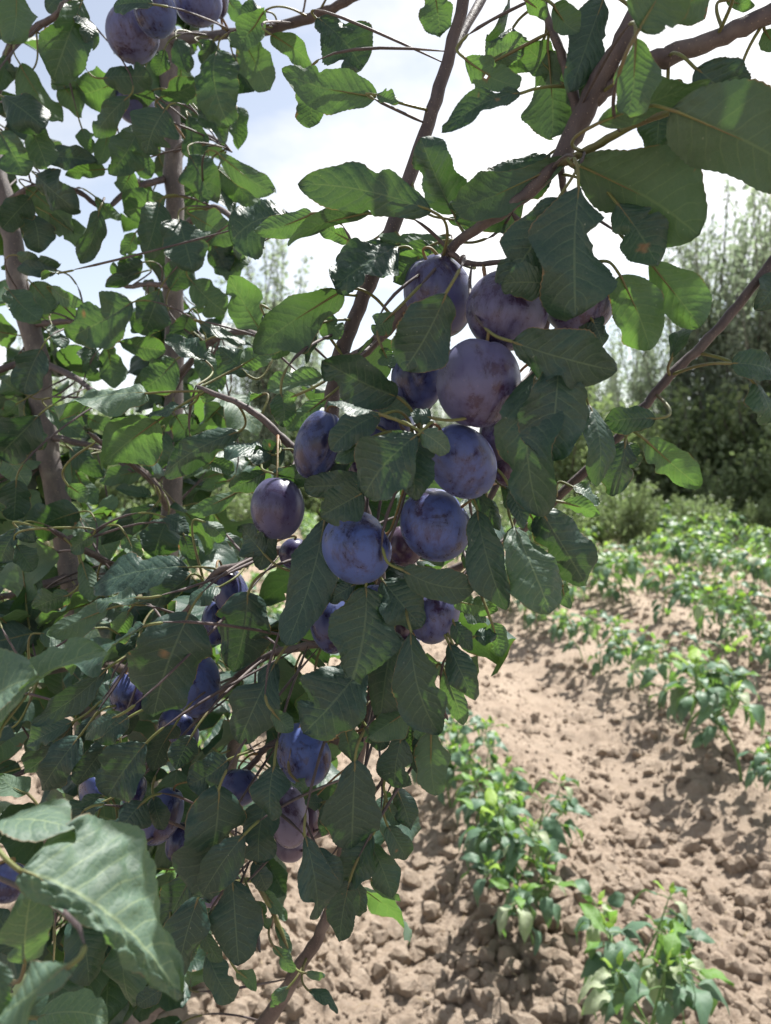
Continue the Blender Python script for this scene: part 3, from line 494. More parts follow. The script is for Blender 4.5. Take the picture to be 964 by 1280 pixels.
# ------------------------------------------------------------------ the leaves one can tell apart
# region letter, then: base x y, tip x y, apparent width (all in a 2.92x enlargement), options
REG = dict(A=(0, 0, .80), B=(320, 0, .50), C=(634, 0, .42), D=(0, 300, .80), E=(320, 300, .43), F=(634, 300, .43), G=(0, 600, .62),
           H=(320, 600, .45), I=(634, 600, .44), J=(0, 900, .50), K=(320, 900, .48))
LEAVES = """
A 60 -40 40 150 130 s- d.7
A 300 5 190 305 150 d.68 f20
A 285 55 340 180 66 L d.68 b.15
A 75 238 225 445 105 s- v.8
A 215 185 275 325 100 s- v.7
A 205 270 300 432 85 s- v.9
A 425 300 298 345 125 s- v.9 r20
A 375 285 552 282 95 r25 d.74
A 470 352 318 505 85 p.2 r20 d.74
A 605 400 535 562 165 d.70 v.3
A 505 460 398 635 135 d.74
A 520 548 548 642 85
A 590 355 742 285 80 r30 d.78
A 795 185 838 462 165 c2 d.72
A 850 195 925 335 115 c2 d.74
A 722 400 820 527 82 L d.74 b.12
A 865 390 872 545 85 d.8
A 682 420 742 582 98 h2 o1 d.8
A 690 565 768 732 140 d.76
A 792 556 1003 702 88 d.70 s- v.5 f15
A 772 602 932 757 95 s- v.8 h1
A 800 682 852 800 50 r50
A 2 348 162 468 130 d.72
A 98 428 172 612 108 d.74
A 150 572 352 588 86 r20
A 0 480 92 640 118 d.72
A 385 618 238 640 60 s- v.9
A 130 638 272 762 118 d.76
A 100 690 272 850 115 s-
A 182 782 352 872 84 s- v.8
A 112 720 8 835 100 d.76
A 118 782 142 925 112
A 362 770 292 962 78 r30 d.74
A 348 720 442 806 52 s- v1 h2
A 602 722 452 772 125 d.78
A 582 740 528 938 125 d.76
A 652 800 702 985 165 d.72
A 690 780 852 882 115 d.74 s- v.4
A 762 888 882 966 92 s- v.8
A 872 868 874 945 52
A 495 850 442 930 55 s- v1 h2
A 430 990 520 930 60
A 60 932 218 964 64
A 482 622 440 702 80 s- v.9
A 402 450 360 602 64 s- v1
A 560 15 415 25 80 L d.66
A 642 140 682 262 74
A 600 180 570 275 62
A 782 148 738 232 64
A 885 138 985 330 125 d.7 s- v.4
A 822 -12 880 62 66 s-
A 965 40 880 50 56 L d.7
A 720 150 800 200 60 s-
A 20 200 -10 330 60
A 80 262 20 250 40
A 300 470 330 560 60
A 1080 795 846 885 112 L d.58 c2 v.2
A 560 330 470 380 70
A 740 660 700 780 90
A 240 -10 170 40 60 L
B 60 128 212 242 82 s- v.7 d.62
B 442 352 95 262 150 s- h2 v.6 d.50
B 190 290 198 466 112 s- v.5 d.53
B 222 66 388 252 175 c2.5 v.1 d.55 L
B 650 -40 672 138 115 s- v.6 d.52 h1
B 925 -12 838 150 34 r60 d.45
B 765 215 965 312 115 s- h3 o1 v.9 d.44
B 850 222 990 138 100 d.45 h1 c1.5
B 964 340 678 484 84 h3 o2 c2 d.42
B 640 770 152 672 165 v.3 d.44 b.10 r10
B 420 778 118 900 78 r40 d.45 s-
B 205 780 -8 842 92 s- v.7 d.52
B 340 878 228 832 64 s- v.8 d.54 
B 722 782 602 502 165 d.46 v.1
B 1128 592 702 760 150 d.43 s- v.2 b.2 r20
B 1075 560 728 802 215 d.46 v.1 h1 c1.5
B 500 896 292 958 80 d.5 L v.2
B 724 884 448 862 90 d.50 s- v.6
B 700 800 860 800 70 d.5 s- v.3
B 630 880 500 960 70 d.5 L
B 740 960 570 900 70 d.49
B 440 345 520 372 46 L d.49 
C 478 110 620 -110 330 s- d.33 v.5 r15
C 168 20 262 118 100 s- v.7
C 352 -6 232 332 145 v.0 d.43
C 150 185 162 505 225 s- v.2 d.45
C 190 292 60 160 110 s- v.5 d.45 h2
C 600 402 1120 660 310 s- v.2 d.37 h2 f18 b.06
C 690 250 852 452 180 c3 v.0 d.40 p.2
C 850 310 872 448 90 v.1 c2 d.42
C 245 600 700 862 300 v.3 d.41 h2 s- b.14 f8
C 262 678 250 1156 262 v.1 d.385 f6 b.03
C 190 720 -30 1062 205 v.1 d.40 h1
C 262 648 485 726 120 d.44
C 402 742 548 968 170 o1 h2 d.42
C 500 302 655 372 100 s- v.9 d.41
C 566 386 548 545 170 v.2 d.43
C 642 430 785 560 160 v.2 d.425
C 330 450 742 292 110 s- v.6 d.37 b.15
C 800 0 905 22 44 s- v.8
C 940 110 985 190 70 s- v.6
C 70 0 150 60 60 s- v.9
C 300 260 262 420 90 s- v.8 d.45
C 20 100 -60 260 110 v.1 d.46 h1
C 110 170 -10 250 110 d.46 v.8 s- h1
C 470 140 440 420 150 s- d.36 v.6 f20
C 780 -60 560 60 130 s- v.5 d.38
D 210 112 62 104 64
D 216 118 150 140 50 L d.72
D 32 182 150 292 105 d.74
D 118 160 192 265 118 s- v.5
D 188 172 302 236 54 r30
D 522 82 404 120 82 d.8
D 516 118 384 172 54
D 482 228 248 358 165 h2 o1 v.6 d.76
D 582 184 520 348 118 d.78
D 332 380 322 498 90
D 390 380 422 542 92 s- v.7
D 190 308 228 392 56 L d.74
D 150 398 88 562 118 v.0 d.74
D 438 372 606 402 82
D 642 438 528 542 128
D 752 440 606 362 84 L c2 d.58 v.2
D 740 402 805 548 105 d.7
D 905 492 798 392 98 L d.58 v.2
D 880 460 990 410 90 s- v.8 d.57
D 952 332 836 132 135 s- v.8 d.68
D 702 152 825 265 118 d.78
D 692 262 640 372 98
D 730 300 930 388 46 r50 d.66
D 530 558 196 612 80 L d.55 v.95 h1
D 578 658 376 818 190 s- v.85 d.55 h1 f6
D 692 600 548 644 60 L d.55 v.3
D 792 572 718 538 64 s- v.8 d.55
D 872 700 598 862 120 v.1 d.56 h1 c1.5
D 992 782 818 762 100 L d.53 v.1
D 760 800 856 846 60 L d.57
D 142 640 -4 785 160 d.72 v.0
D 170 608 315 722 74 d.76
D 258 760 382 862 74
D 260 800 270 930 60 s- v.8
D 280 850 352 968 70 s- v.7
D 520 842 362 884 76 s- v.5
D 556 932 422 905 44 r30
D 778 618 875 692 84 s- v.8
D 830 880 736 905 40 s- v1
D 968 850 836 905 76 d.52
D 960 560 880 600 70 L d.54
D 90 562 0 500 64
D 60 600 0 640 60
D 600 700 560 860 110
D 640 640 700 760 110 s- v.3
D 100 660 160 760 80
D 20 800 100 900 90
D 320 600 240 700 70
D 300 640 420 700 60 s- v.6
D 700 340 760 470 100
D 620 180 700 60 110
D 780 20 830 130 110
D 870 20 820 140 110 s- v.3
D 560 260 480 340 60 s- v.8
E 312 188 -12 408 165 s- v.3 d.47 b.12 h1
E 518 26 288 175 165 L c2 d.455 v.1 h1
E 150 350 58 432 62 s- v.7 d.5
E 202 276 186 452 44 r30 d.49
E 208 246 312 356 84 s- v.8 d.5
E 514 572 240 438 172 d.42 v.0 h1
E 694 196 538 478 200 d.385 v.0 f4
E 502 266 430 344 84 s- v.7
E 460 395 500 466 66 s- v.8
E 632 60 500 154 124 s- v.9 d.47
E 640 20 490 110 120 d.48
E 242 500 42 546 84 d.44 L
E 92 560 100 684 94 d.46
E 256 578 112 694 76 s- v1 d.47
E 150 565 100 590 50 s- v1
E 452 632 262 590 66 L d.43
E 452 640 272 765 120 d.41 v.1 b.15
E 590 712 396 935 215 d.395 v.2 h1 f8
E 602 718 584 952 160 d.40 v.1 h1
E 422 720 288 806 90 h1 d.41
E 642 648 564 634 66 d.40
E 602 700 702 776 90 h1 d.39
E 105 765 -8 800 120 o1 d.52 v.1
E 58 852 238 870 84 d.5 
E 392 892 176 902 120 d.45 v.1
E 420 580 570 640 90 s- v.1 d.45
E 330 700 300 880 80 d.46 v.0
E 30 270 82 360 90 d.52
E 640 420 560 330 90 d.46 v.0
F 162 162 -20 160 126 d.39 v.1
F 412 130 524 402 185 s- v.95 d.42 f4 b.03
F 520 80 708 318 165 v.9 d.425 s- b.12 f20
F 262 262 350 350 80 d.43
F 310 290 350 388 80 d.43 v.2
F 602 470 560 400 10 d.46
F 600 430 690 292 58 L d.46 v.2
F 820 450 975 482 118 c1.5 d.45 v.2
F 902 520 968 665 66 L d.455
F 1010 120 915 250 100 d.46 v.0 c2
F 20 372 402 478 215 d.385 v.0 b.06 h1 f4
F 190 440 155 812 220 d.39 v.0 f6 h1
F 110 480 120 1010 235 d.40 v.1 f6
F 300 602 328 900 96 r40 d.43 v.3
F 542 652 352 668 110 c1.5 d.45 v.2
F 432 735 380 935 120 c1.5 h2 d.455 v.2
F 508 732 700 898 128 s- v.95 d.45 f5
F 440 740 470 830 80 c2 d.455
F 240 900 330 970 60 L d.46 h1
G 288 118 102 200 138 d.70
G 298 140 400 292 140 d.72
G 562 96 368 238 84 v.0 d.68
G 612 142 562 285 140 d.72
G 598 134 692 192 66
G 670 198 716 292 66
G 865 46 678 116 62 s- v.9 d.6 L
G 740 150 820 220 60 L d.58
G 686 318 340 392 145 L d.56 v.0 f8
G 502 428 350 442 48 L d.56 v.8
G 695 348 502 448 84 v.0 d.55
G 398 470 182 572 92 s- v.6 d.55 f25
G 522 532 242 690 90 L d.53 v.5
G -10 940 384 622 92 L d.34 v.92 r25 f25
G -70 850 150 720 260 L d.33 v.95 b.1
G 690 490 560 866 262 d.47 v.0 h2 o1 f6
G 612 480 712 560 74 c2
G 905 420 850 700 200 d.50 v.0 h2
G 1005 668 872 962 165 d.48 v.0
G 60 180 0 300 90
G 62 240 122 332 80
G 60 170 130 225 60
G 100 450 -4 605 160 v.0 d.70
G 250 420 120 470 90
G 390 690 116 892 96 v.0 d.5
G 262 884 96 970 80 d.55
G 340 868 272 962 64 L d.5
G 430 860 310 940 64 L d.5
G 250 20 320 80 60 s- v.9
G 60 0 50 150 120 v.0 d.7
G 802 388 688 452 76 L d.54
G 966 272 878 168 118 d.50 v.0
G 560 610 600 660 60 s- v1
G 470 480 420 560 70
G 430 560 500 640 110 v.0
G 460 200 500 300 70 s- v.8
G 300 300 340 440 70 s- v.6
G 150 560 260 620 90
G 340 200 260 260 70
G 810 200 870 300 50 r30 L
G 620 620 500 720 80 v.0
G 440 720 360 760 60 L
G 420 820 470 930 90 v.0
H 392 46 236 132 150 d.42 v.0 h2
H 64 160 10 326 84 d.5 v.0
H 252 140 112 606 170 d.45 v.0 f10
H 402 392 352 726 225 d.44 g.38 v.2 f3 b.02
H 462 366 606 538 158 d.45 v.1
H 538 330 806 392 124 d.43 v.1 r15
H 392 672 172 926 232 d.45 v.0 h1
H 500 556 452 886 160 d.47 v.4 h1
H 566 558 672 926 165 d.44 v.1 h1 f8
H 704 596 802 806 96 v.2 f10
H 722 440 882 474 80 s- v1 
H 860 520 900 645 90 s- v1
H 800 570 880 560 60 L
H 808 112 912 476 150 d.43 v.0 f15
H 722 520 790 622 66 v.1
H 690 700 758 896 84 d.47
H 562 838 410 940 115 s- v.9 d.46
H 60 842 136 912 70 s- v.3
H 250 372 330 432 70 d.46
H 790 10 892 186 74 d.46 v.2
H 900 20 1000 130 80 d.46 L
H 720 600 770 760 60 s- v.8
H 760 480 840 520 60 L d.5
H 600 820 620 960 90 d.47
H 360 380 260 440 70 d.45 v.0
H 760 260 830 330 80 d.5 v.1
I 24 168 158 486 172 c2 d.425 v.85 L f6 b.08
I 128 118 290 388 195 h2 d.44 v.1 c1.5
I 200 80 338 130 60 s- v.9 h1
I 80 120 110 195 56 s- v1
I 16 36 62 176 64 L d.42
I 200 380 230 470 50 s- v.9 d.46
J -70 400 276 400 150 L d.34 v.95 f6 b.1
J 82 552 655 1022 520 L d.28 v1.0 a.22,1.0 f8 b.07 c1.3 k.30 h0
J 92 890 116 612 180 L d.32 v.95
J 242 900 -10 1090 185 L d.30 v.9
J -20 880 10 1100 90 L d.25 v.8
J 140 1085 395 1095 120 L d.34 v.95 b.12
J 262 20 86 196 118 v.0 d.56
J 285 66 152 256 118 v.0 d.54
J 390 90 280 240 110 v.0 d.54
J 340 20 262 150 64 L d.53
J 532 86 396 278 175 v.0 d.5
J 470 -10 350 80 100 v.0
J 522 302 418 448 132 v.0 d.5
J 420 440 380 396 44 L d.49
J 380 275 200 330 50 L d.52
J 390 292 280 350 44 L d.52
J 800 258 735 646 225 v.0 d.46 g.3 f5
J 892 420 740 640 130 v.0 d.455
J 702 568 596 770 132 v.0 d.5
J 724 652 648 966 140 v.0 d.48
J 850 590 872 896 168 v.0 d.49
J 758 846 856 1026 96 v.2 d.53
J 972 296 946 520 140 v.0 d.48
J 832 146 688 236 128 v.0 d.5 r10
J 740 775 805 885 60
J 866 915 932 988 50 s- v1
J 100 270 0 200 90 s- v.8
J 60 850 -20 690 100 v.0
J 590 980 500 1040 70 v.0
J 360 540 420 640 110 v.0
J 560 760 500 860 110 v.0 d.6
J 480 600 560 700 80 v.0 d.55
J 640 20 560 190 90 v.0 d.52
J 470 540 560 560 60 v.0
J 700 60 640 180 100 v.0 d.5
J 560 280 600 400 80 v.0 d.52
J 310 330 220 420 90 v.0
J 800 700 750 760 60 v.2
J 930 660 980 760 60 s- v.5
J 640 780 700 880 70
K 362 148 348 468 205 v.0 d.46 f6
K 312 280 240 425 90 v.1 d.48
K 532 60 508 250 124 v.1 d.47
K 604 20 604 212 84 v.1
K 642 36 655 278 124 v.3 d.465 s-
K 560 0 570 110 70 v.6
K 512 250 566 404 84 v.1
K 482 388 552 508 88 o1
K 425 420 322 606 135 v.1 d.47
K 418 450 498 650 104 v.4 d.48
K 420 580 528 662 50 s- v1
K 180 426 222 728 128 v.0 d.45 c1.3
K 220 470 312 610 80 v.0 d.46
K 342 590 305 812 115 v.1 d.47
K 370 590 380 720 70
K 215 580 178 636 42 s- v.9
K 290 610 330 702 42 s- v1
K 245 300 178 300 50 v.1
K 66 168 58 370 128 v.0 d.46
K 320 8 352 156 88 v.1 s-
K 62 822 138 922 50 s- v.8 d.6
K 180 925 252 935 30 d.6
K 190 985 300 1070 40 d.62
K 120 975 52 1050 44 d.62
K 20 620 112 732 46 s- v.8 d.62
K 70 740 128 850 40 s- v.5 d.62
K -4 512 40 622 70 v.0 d.55
K 400 20 480 100 90 v.1 
K 480 300 520 380 60 s- v.2
K 150 220 190 250 40 
"""
def parse(line):
    t = line.split(); ox, oy, d = REG[t[0]]; a = [float(q) for q in t[1:6]]; kw = {}; side = 1; lit = False; roll = None
    for q in t[6:]:
        k, v = q[0], q[1:]
        if q == 's-': side = -1
        elif q == 'L': lit = True
        elif k == 'd': d = float(v)
        elif k == 'r': roll = float(v)
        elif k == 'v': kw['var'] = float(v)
        elif k == 'h': kw['hurt'] = int(v)
        elif k == 'o': kw['holes'] = int(v)
        elif k == 'f': kw['fold'] = float(v)
        elif k == 'b': kw['bow'] = float(v)
        elif k == 'c': kw['crinkle'] = float(v)
        elif k == 'p': kw['droop'] = float(v)
        elif k == 'k': kw['shape_a'] = float(v)
        elif k == 'g': kw['split'] = float(v)
        elif k == 'a': kw['asym'] = tuple(float(z) for z in v.split(','))
    x0, y0, x1, y1 = ox + a[0] / 2.921, oy + a[1] / 2.921, ox + a[2] / 2.921, oy + a[3] / 2.921
    return x0, y0, x1, y1, a[4] / 2.921, d, side, lit, roll, kw
SUNNY = []
count = 0; rs = random.Random(21)
rows = [l for l in LEAVES.strip().splitlines()]
sizes = sorted((math.hypot(p[2] - p[0], p[3] - p[1]) * p[4] for p in map(parse, rows)), reverse=True); SMALL = []
# leaves the sun reaches hang where no other leaf stands in its way
PP = [parse(l) for l in rows]; CEN = np.array([PX((p[0] + p[2]) / 2, (p[1] + p[3]) / 2, p[5]) for p in PP])
RAD = np.array([math.hypot(p[2] - p[0], p[3] - p[1]) * p[5] / FPX * .42 for p in PP]); DEPTH = [p[5] for p in PP]; SV = np.array(SUN)
def shade(i, d):
    p = PP[i]; n = 0
    for f in (.2, .5, .8):
        q = CEN - np.array(PX(p[0] + (p[2] - p[0]) * f, p[1] + (p[3] - p[1]) * f, d)); t = q @ SV
        r = np.linalg.norm(q - t[:, None] * SV, axis=1); m = (t > .005) & (r < RAD * .8); m[i] = False; n += m.sum()
    return n
for i, p in enumerate(PP):
    if p[7]:
        best = min(((shade(i, p[5] * (1 + o)) * .06 + abs(o)), p[5] * (1 + o)) for o in np.arange(-.18, .181, .03))
        DEPTH[i] = best[1]; CEN[i] = PX((p[0] + p[2]) / 2, (p[1] + p[3]) / 2, best[1])
for i, line in enumerate(rows):
    x0, y0, x1, y1, w, d, side, lit, roll, kw = parse(line)
    if w < 5: continue
    Lp = math.hypot(x1 - x0, y1 - y0) * d / FPX
    dd = rs.uniform(-0.28, 0.28) * Lp
    if roll is None: roll = rs.uniform(-30, 30)
    d = DEPTH[i]
    if kw.get('shape_a'): kw.update(nu=96, nv=9, wave=.35)
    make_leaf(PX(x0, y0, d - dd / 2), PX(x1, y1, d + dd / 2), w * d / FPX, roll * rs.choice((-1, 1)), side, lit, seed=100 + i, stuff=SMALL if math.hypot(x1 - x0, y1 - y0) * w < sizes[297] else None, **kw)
    count += 1
    if lit: SUNNY += [np.array(PX(x0 + (x1 - x0) * f, y0 + (y1 - y0) * f, d)) for f in (.15, .5, .85)]
print('leaves', count)

# ------------------------------------------------------------------ the rest of the foliage, one mass
def blocks(p):
    """would a leaf here stand between the sun and a leaf the sun reaches?"""
    q = np.array(p) - np.array(SUNNY); t = q @ np.array(SUN); r = np.linalg.norm(q - t[:, None] * np.array(SUN), axis=1)
    return bool(((t > 0.0) & (r < 0.055)).any())
def filler(name, spots, nu=18, nv=3, acc=None):
    acc = acc or []
    for k, (x, y, d, lt) in enumerate(spots):
        rg = random.Random(5000 + k); p0 = PX(x, y, d)
        if blocks(p0): continue
        at, bi, dist = nearest_wood(p0)
        if dist > 0.085: p0 = at + (p0 - at) * (0.085 / dist) * rg.uniform(0.4, 1)
        out = (p0 - at); out = out.normalized() if out.length > 1e-5 else Vector((0, 0, 1))
        X = (out * 0.8 + Vector((rg.gauss(0, .6), rg.gauss(0, .6), rg.gauss(-.45, .5)))).normalized(); L = rg.uniform(0.045, 0.085)
        hint = Vector((rg.gauss(0, .5), rg.gauss(0, .5) - 0.2, 1.0)).normalized()
        make_leaf(p0, p0 + X * L, L * rg.uniform(0.48, 0.66), rg.uniform(-25, 25), 1, False, seed=9000 + k, nu=nu, nv=nv, stuff=acc, hint=hint,
                  bow=rg.uniform(0, .15), fold=rg.uniform(0, 22), hurt=rg.choice((0, 0, 1, 2)), thick=0.0009)
    V, F, U, A, M = merge(acc); o0 = Vector(V.mean(axis=0)); me = mesh(name, V - np.array(o0), F, [M_LEAF, M_PETI, M_TWIG], uv=U, attr=A, mi=M)
    o = obj(name, me, o0, tree); o['kind'] = 'stuff'; return o
rg = random.Random(77); spots = []
def scatter(n, x0, x1, y0, y1, d0, d1, ok=lambda x, y: True):
    k = 0
    while k < n:
        x, y = rg.uniform(x0, x1), rg.uniform(y0, y1)
        if ok(x, y): spots.append((x, y, rg.uniform(d0, d1), 0)); k += 1
scatter(100, -60, 290, -40, 480, .97, 1.08, lambda x, y: abs(x - 20 - (y - 250) * .13) < 45 or abs(x - 214) < 62)
scatter(85, -60, 320, 480, 780, .97, 1.15)
scatter(25, -60, 320, 480, 780, .7, .85, lambda x, y: abs(x - 214) > 40 and abs(x - 65) > 45)
scatter(120, -60, 520, 720, 1010, .62, 1.0, lambda x, y: x < 560 - (y - 900) * 0.2 and not (20 < x < 110 and y > 900))
scatter(80, 20, 330, 990, 1280, .62, .95, lambda x, y: x < 300 - (y - 990) * 0.35)
scatter(46, 330, 610, 480, 900, .54, .66, lambda x, y: x < 600 - abs(y - 650) * 0.15)
scatter(14, 600, 745, 180, 420, .47, .52)
filler('foliage', spots, acc=SMALL)
spots = []
scatter(60, 180, 900, -620, -40, .45, 1.0)
scatter(50, 500, 1250, -560, -60, .38, .8)
scatter(25, -150, 200, -420, -60, .8, 1.0)
filler('upper_foliage', spots, 14, 2)  # unseen crown leaves, added to shade the boughs below

# ------------------------------------------------------------------ plums
def plum_mesh(seed):
    rg = np.random.default_rng(seed); n, k = 30, 40; th = np.linspace(0, PI, n + 1); ph = np.arange(k) / k * 2 * PI
    T, Pp = np.meshgrid(th, ph, indexing='ij'); r = 1 + 0.02 * np.sin(2 * Pp + rg.random() * 6) * np.sin(T)
    dphi = np.minimum(np.abs(Pp - PI / 2), 2 * PI - np.abs(Pp - PI / 2)); r = r - 0.05 * np.exp(-(dphi / 0.13) ** 2) * np.sin(T) ** 0.5
    r = r * (1 - 0.17 * np.exp(-(T / 0.22) ** 2)) * (1 - 0.03 * np.exp(-((PI - T) / 0.15) ** 2))
    V = np.stack([r * np.sin(T) * np.cos(Pp), r * np.sin(T) * np.sin(Pp), r * np.cos(T)], -1)
    V[..., 0] *= 0.97; V = V + 0.004 * rg.normal(size=(1, 1, 3)); V[0] = V[0].mean(0); V[-1] = V[-1].mean(0)
    idx = np.arange((n + 1) * k).reshape(n + 1, k)
    q = np.stack([idx[:-1], idx[1:], np.roll(idx, -1, 1)[1:], np.roll(idx, -1, 1)[:-1]], -1).reshape(-1, 4)
    return V.reshape(-1, 3), q
PM = [plum_mesh(i) for i in range(3)]
PLUMS = [  # photo x, y, radius across, radius along, distance, tilt deg, bloom, red, label
 (166, 42, 34, 34, .74, 10, .9, .35, 'greyish purple plum at the top left, lower and left of the three against the sky', 'purple'),
 (194, 14, 27, 30, .70, 0, .9, .1, 'small blue plum in front of the left upper trunk at the top edge', ''),
 (248, 4, 30, 26, .74, 0, .9, .25, 'blue plum cut by the top edge, right of the upper trunk above a side branch', ''),
 (272, -2, 14, 22, .76, 0, .9, .25, 'plum sliver at the top edge, rightmost of the top left group', ''),
 (168, 126, 26, 27, .82, 0, .6, .2, 'shaded dark plum half hidden by leaves against the upper trunk, below the top left group', ''),
 (548, 370, 44, 52, .475, -20, .55, .25, 'dark plum crossed by the slanting branch, topmost on the left of the main cluster', ''),
 (634, 388, 53, 50, .425, 35, .62, .45, 'greyish plum with rubbed dark bloom, upper middle of the main cluster', ''),
 (724, 376, 46, 43, .445, 30, .6, .4, 'plum at the upper right of the main cluster under two hanging leaves', ''),
 (598, 478, 53, 56, .415, 10, .6, .42, 'large round purple plum with pale bloom in the centre of the main cluster', ''),
 (522, 474, 34, 40, .46, 0, .55, .1, 'dark blue plum in shade, left of the large round central plum', ''),
 (577, 577, 42, 50, .430, -35, .85, .1, 'pale blue plum just below the large round central plum', ''),
 (630, 542, 32, 45, .455, 0, .55, .85, 'reddish plum at the right of the cluster, behind the central and pale blue plums', ''),
 (634, 588, 18, 20, .45, 0, .3, 1.0, 'small dull red plum tip showing under the reddish plum', ''),
 (398, 556, 29, 45, .455, 18, .5, .0, 'dark blue egg shaped plum on the left edge of the main cluster', ''),
 (486, 530, 33, 34, .49, 0, .4, .0, 'deeply shaded blue plum behind leaves in the middle of the cluster', ''),
 (460, 586, 24, 24, .47, 0, .35, .6, 'dark reddish plum peeping under the torn leaf mid cluster', ''),
 (446, 684, 49, 43, .45, 62, .95, .0, 'big blue plum lying level, left of the pair below the main cluster', ''),
 (545, 656, 48, 43, .45, 55, .92, .05, 'big blue plum with a dark scuffed stripe, right of the pair below the cluster', ''),
 (347, 635, 34, 40, .50, 0, .45, .35, 'purple blue plum left of the cluster beside the twig of pale leaves', ''),
 (368, 692, 19, 20, .53, 0, .3, .2, 'small dark plum tucked beneath the purple blue plum at left', ''),
 (506, 682, 24, 26, .50, 0, .2, .95, 'brownish red plum wedged behind the two big blue plums', ''),
 (470, 744, 18, 14, .51, 0, .8, .1, 'small patch of blue plum under the big level blue plum', ''),
 (413, 778, 27, 39, .485, -8, .55, .0, 'deep blue plum left of the split leaf, below the big level plum', ''),
 (545, 768, 29, 38, .465, 25, .75, .25, 'violet blue plum with a dark side, right of the split leaf', ''),
 (498, 784, 18, 20, .49, 0, .3, .95, 'dull red plum hidden between the split leaf and the violet blue plum', ''),
 (505, 828, 21, 36, .485, 20, .9, .7, 'pinkish lavender plum strip hanging behind long leaves below the violet blue plum', ''),
 (380, 943, 40, 33, .50, 62, .9, .0, 'blue plum with a dark smudge under the big round leaf at lower centre', ''),
 (360, 1020, 26, 38, .52, -12, .95, .75, 'lavender pink plum below the smudged blue plum', ''),
 (363, 1060, 19, 17, .54, 0, .5, .9, 'brownish pink plum end just under the lavender pink plum', ''),
 (388, 1026, 13, 20, .55, 0, .2, 1.0, 'brown plum partly behind the lavender pink plum', ''),
 (161, 868, 24, 28, .60, -10, .6, .0, 'round blue plum with a bright glint at far left, under the long pale leaf', ''),
 (248, 856, 28, 40, .56, 0, .7, .0, 'blue plum hanging under the big scarred leaf on the left', ''),
 (288, 740, 22, 36, .57, -20, .35, .0, 'glossy dark blue plum with a white glint beside yellowish leaf stalks', ''),
 (270, 778, 18, 28, .585, 0, .5, .0, 'dark blue plum just below the glossy one with the white glint', ''),
 (223, 914, 32, 24, .60, 60, .45, .0, 'blue plum behind yellowish stalks below the big scarred leaf', ''),
 (114, 990, 25, 15, .62, 75, .5, .0, 'small blue plum lying flat at far left above the big pale leaf', ''),
 (168, 988, 15, 20, .60, 15, .5, .0, 'small blue plum between leaves, right of the flat one', ''),
 (203, 1020, 24, 36, .58, 22, .5, .0, 'egg shaped blue plum with a sunlit patch at lower left', ''),
 (225, 1052, 17, 24, .60, 15, .4, .0, 'dark blue plum just right of the egg shaped sunlit plum', ''),
 (298, 984, 26, 23, .55, 0, .5, .0, 'dark blue plum in the shade of leaves left of the smudged blue plum', ''),
 (10, 1103, 24, 24, .36, 0, .6, .0, 'blue plum cut by the left edge behind the big pale leaf', ''),
 (262, 1116, 15, 17, .56, 0, .9, .6, 'small lavender plum end under the lower two lobed leaf', ''),
]
M_PST = simple('plum_stalk', (0.16, 0.13, 0.05), (0.20, 0.10, 0.05), 60, 0.5)
ALLP_W = ALLP
for i, (x, y, a, b, d, tilt, bloom, red, label, _) in enumerate(PLUMS):
    V, F = PM[i % 3]; ra, rb = a * d / FPX, b * d / FPX; rd = (ra + rb) / 2
    t = math.radians(tilt); Dv = (PX(x, y, d) - CAMP).normalized(); R_ = Vector((1, 0, 0)); Uu = R_.cross(Dv).normalized()
    Zx = (Uu * math.cos(t) + R_ * math.sin(t)); Zp = (Zx - Dv * random.Random(i).uniform(-0.1, 0.35)).normalized()
    Xp = Dv.cross(Zp).normalized(); Yp = Zp.cross(Xp)
    sp = random.Random(40 + i).uniform(0, 6.28); Xs = Xp * math.cos(sp) + Yp * math.sin(sp); Ys = Zp.cross(Xs)
    L_ = np.stack([V[:, 0], V[:, 1], V[:, 2]], 1); Rm = np.array([Xs, Ys, Zp]); Q = L_ @ Rm
    # real radii: across, along, in depth
    X1 = np.array(Dv.cross(Zx).normalized()); Z1 = np.array(Zx); D1 = np.array(Dv)
    Q = (Q @ X1)[:, None] * X1 * ra + (Q @ Z1)[:, None] * Z1 * rb + (Q @ D1)[:, None] * D1 * rd
    c = PX(x, y, d); o = obj('plum', mesh('plum', Q, F, M_PLUM), c); tag(o, label, 'plum', 'plums on the tree')
    o['bloom'] = float(bloom); o['red'] = float(red)
    top = np.array(Zp) ; top = Vector((top @ X1) * X1 * ra + (top @ Z1) * Z1 * rb + (top @ D1) * D1 * rd)
    s0 = c + top * 0.82; at, bi, dist = nearest_wood(s0 + top.normalized() * 0.01)
    pts = [(*Vector(top * 0.8), 0.0011), (*(top * 1.12), 0.00085), (*((top * 1.3) * 0.5 + (at - c) * 0.5 + Vector((0, 0, 0.002))), 0.0009), (*(at - c), 0.0014)]
    SV, SF, SU = tube(spline(pts, 5), 6); so = obj('stalk', mesh('stalk', SV, SF, M_PST), c, o)

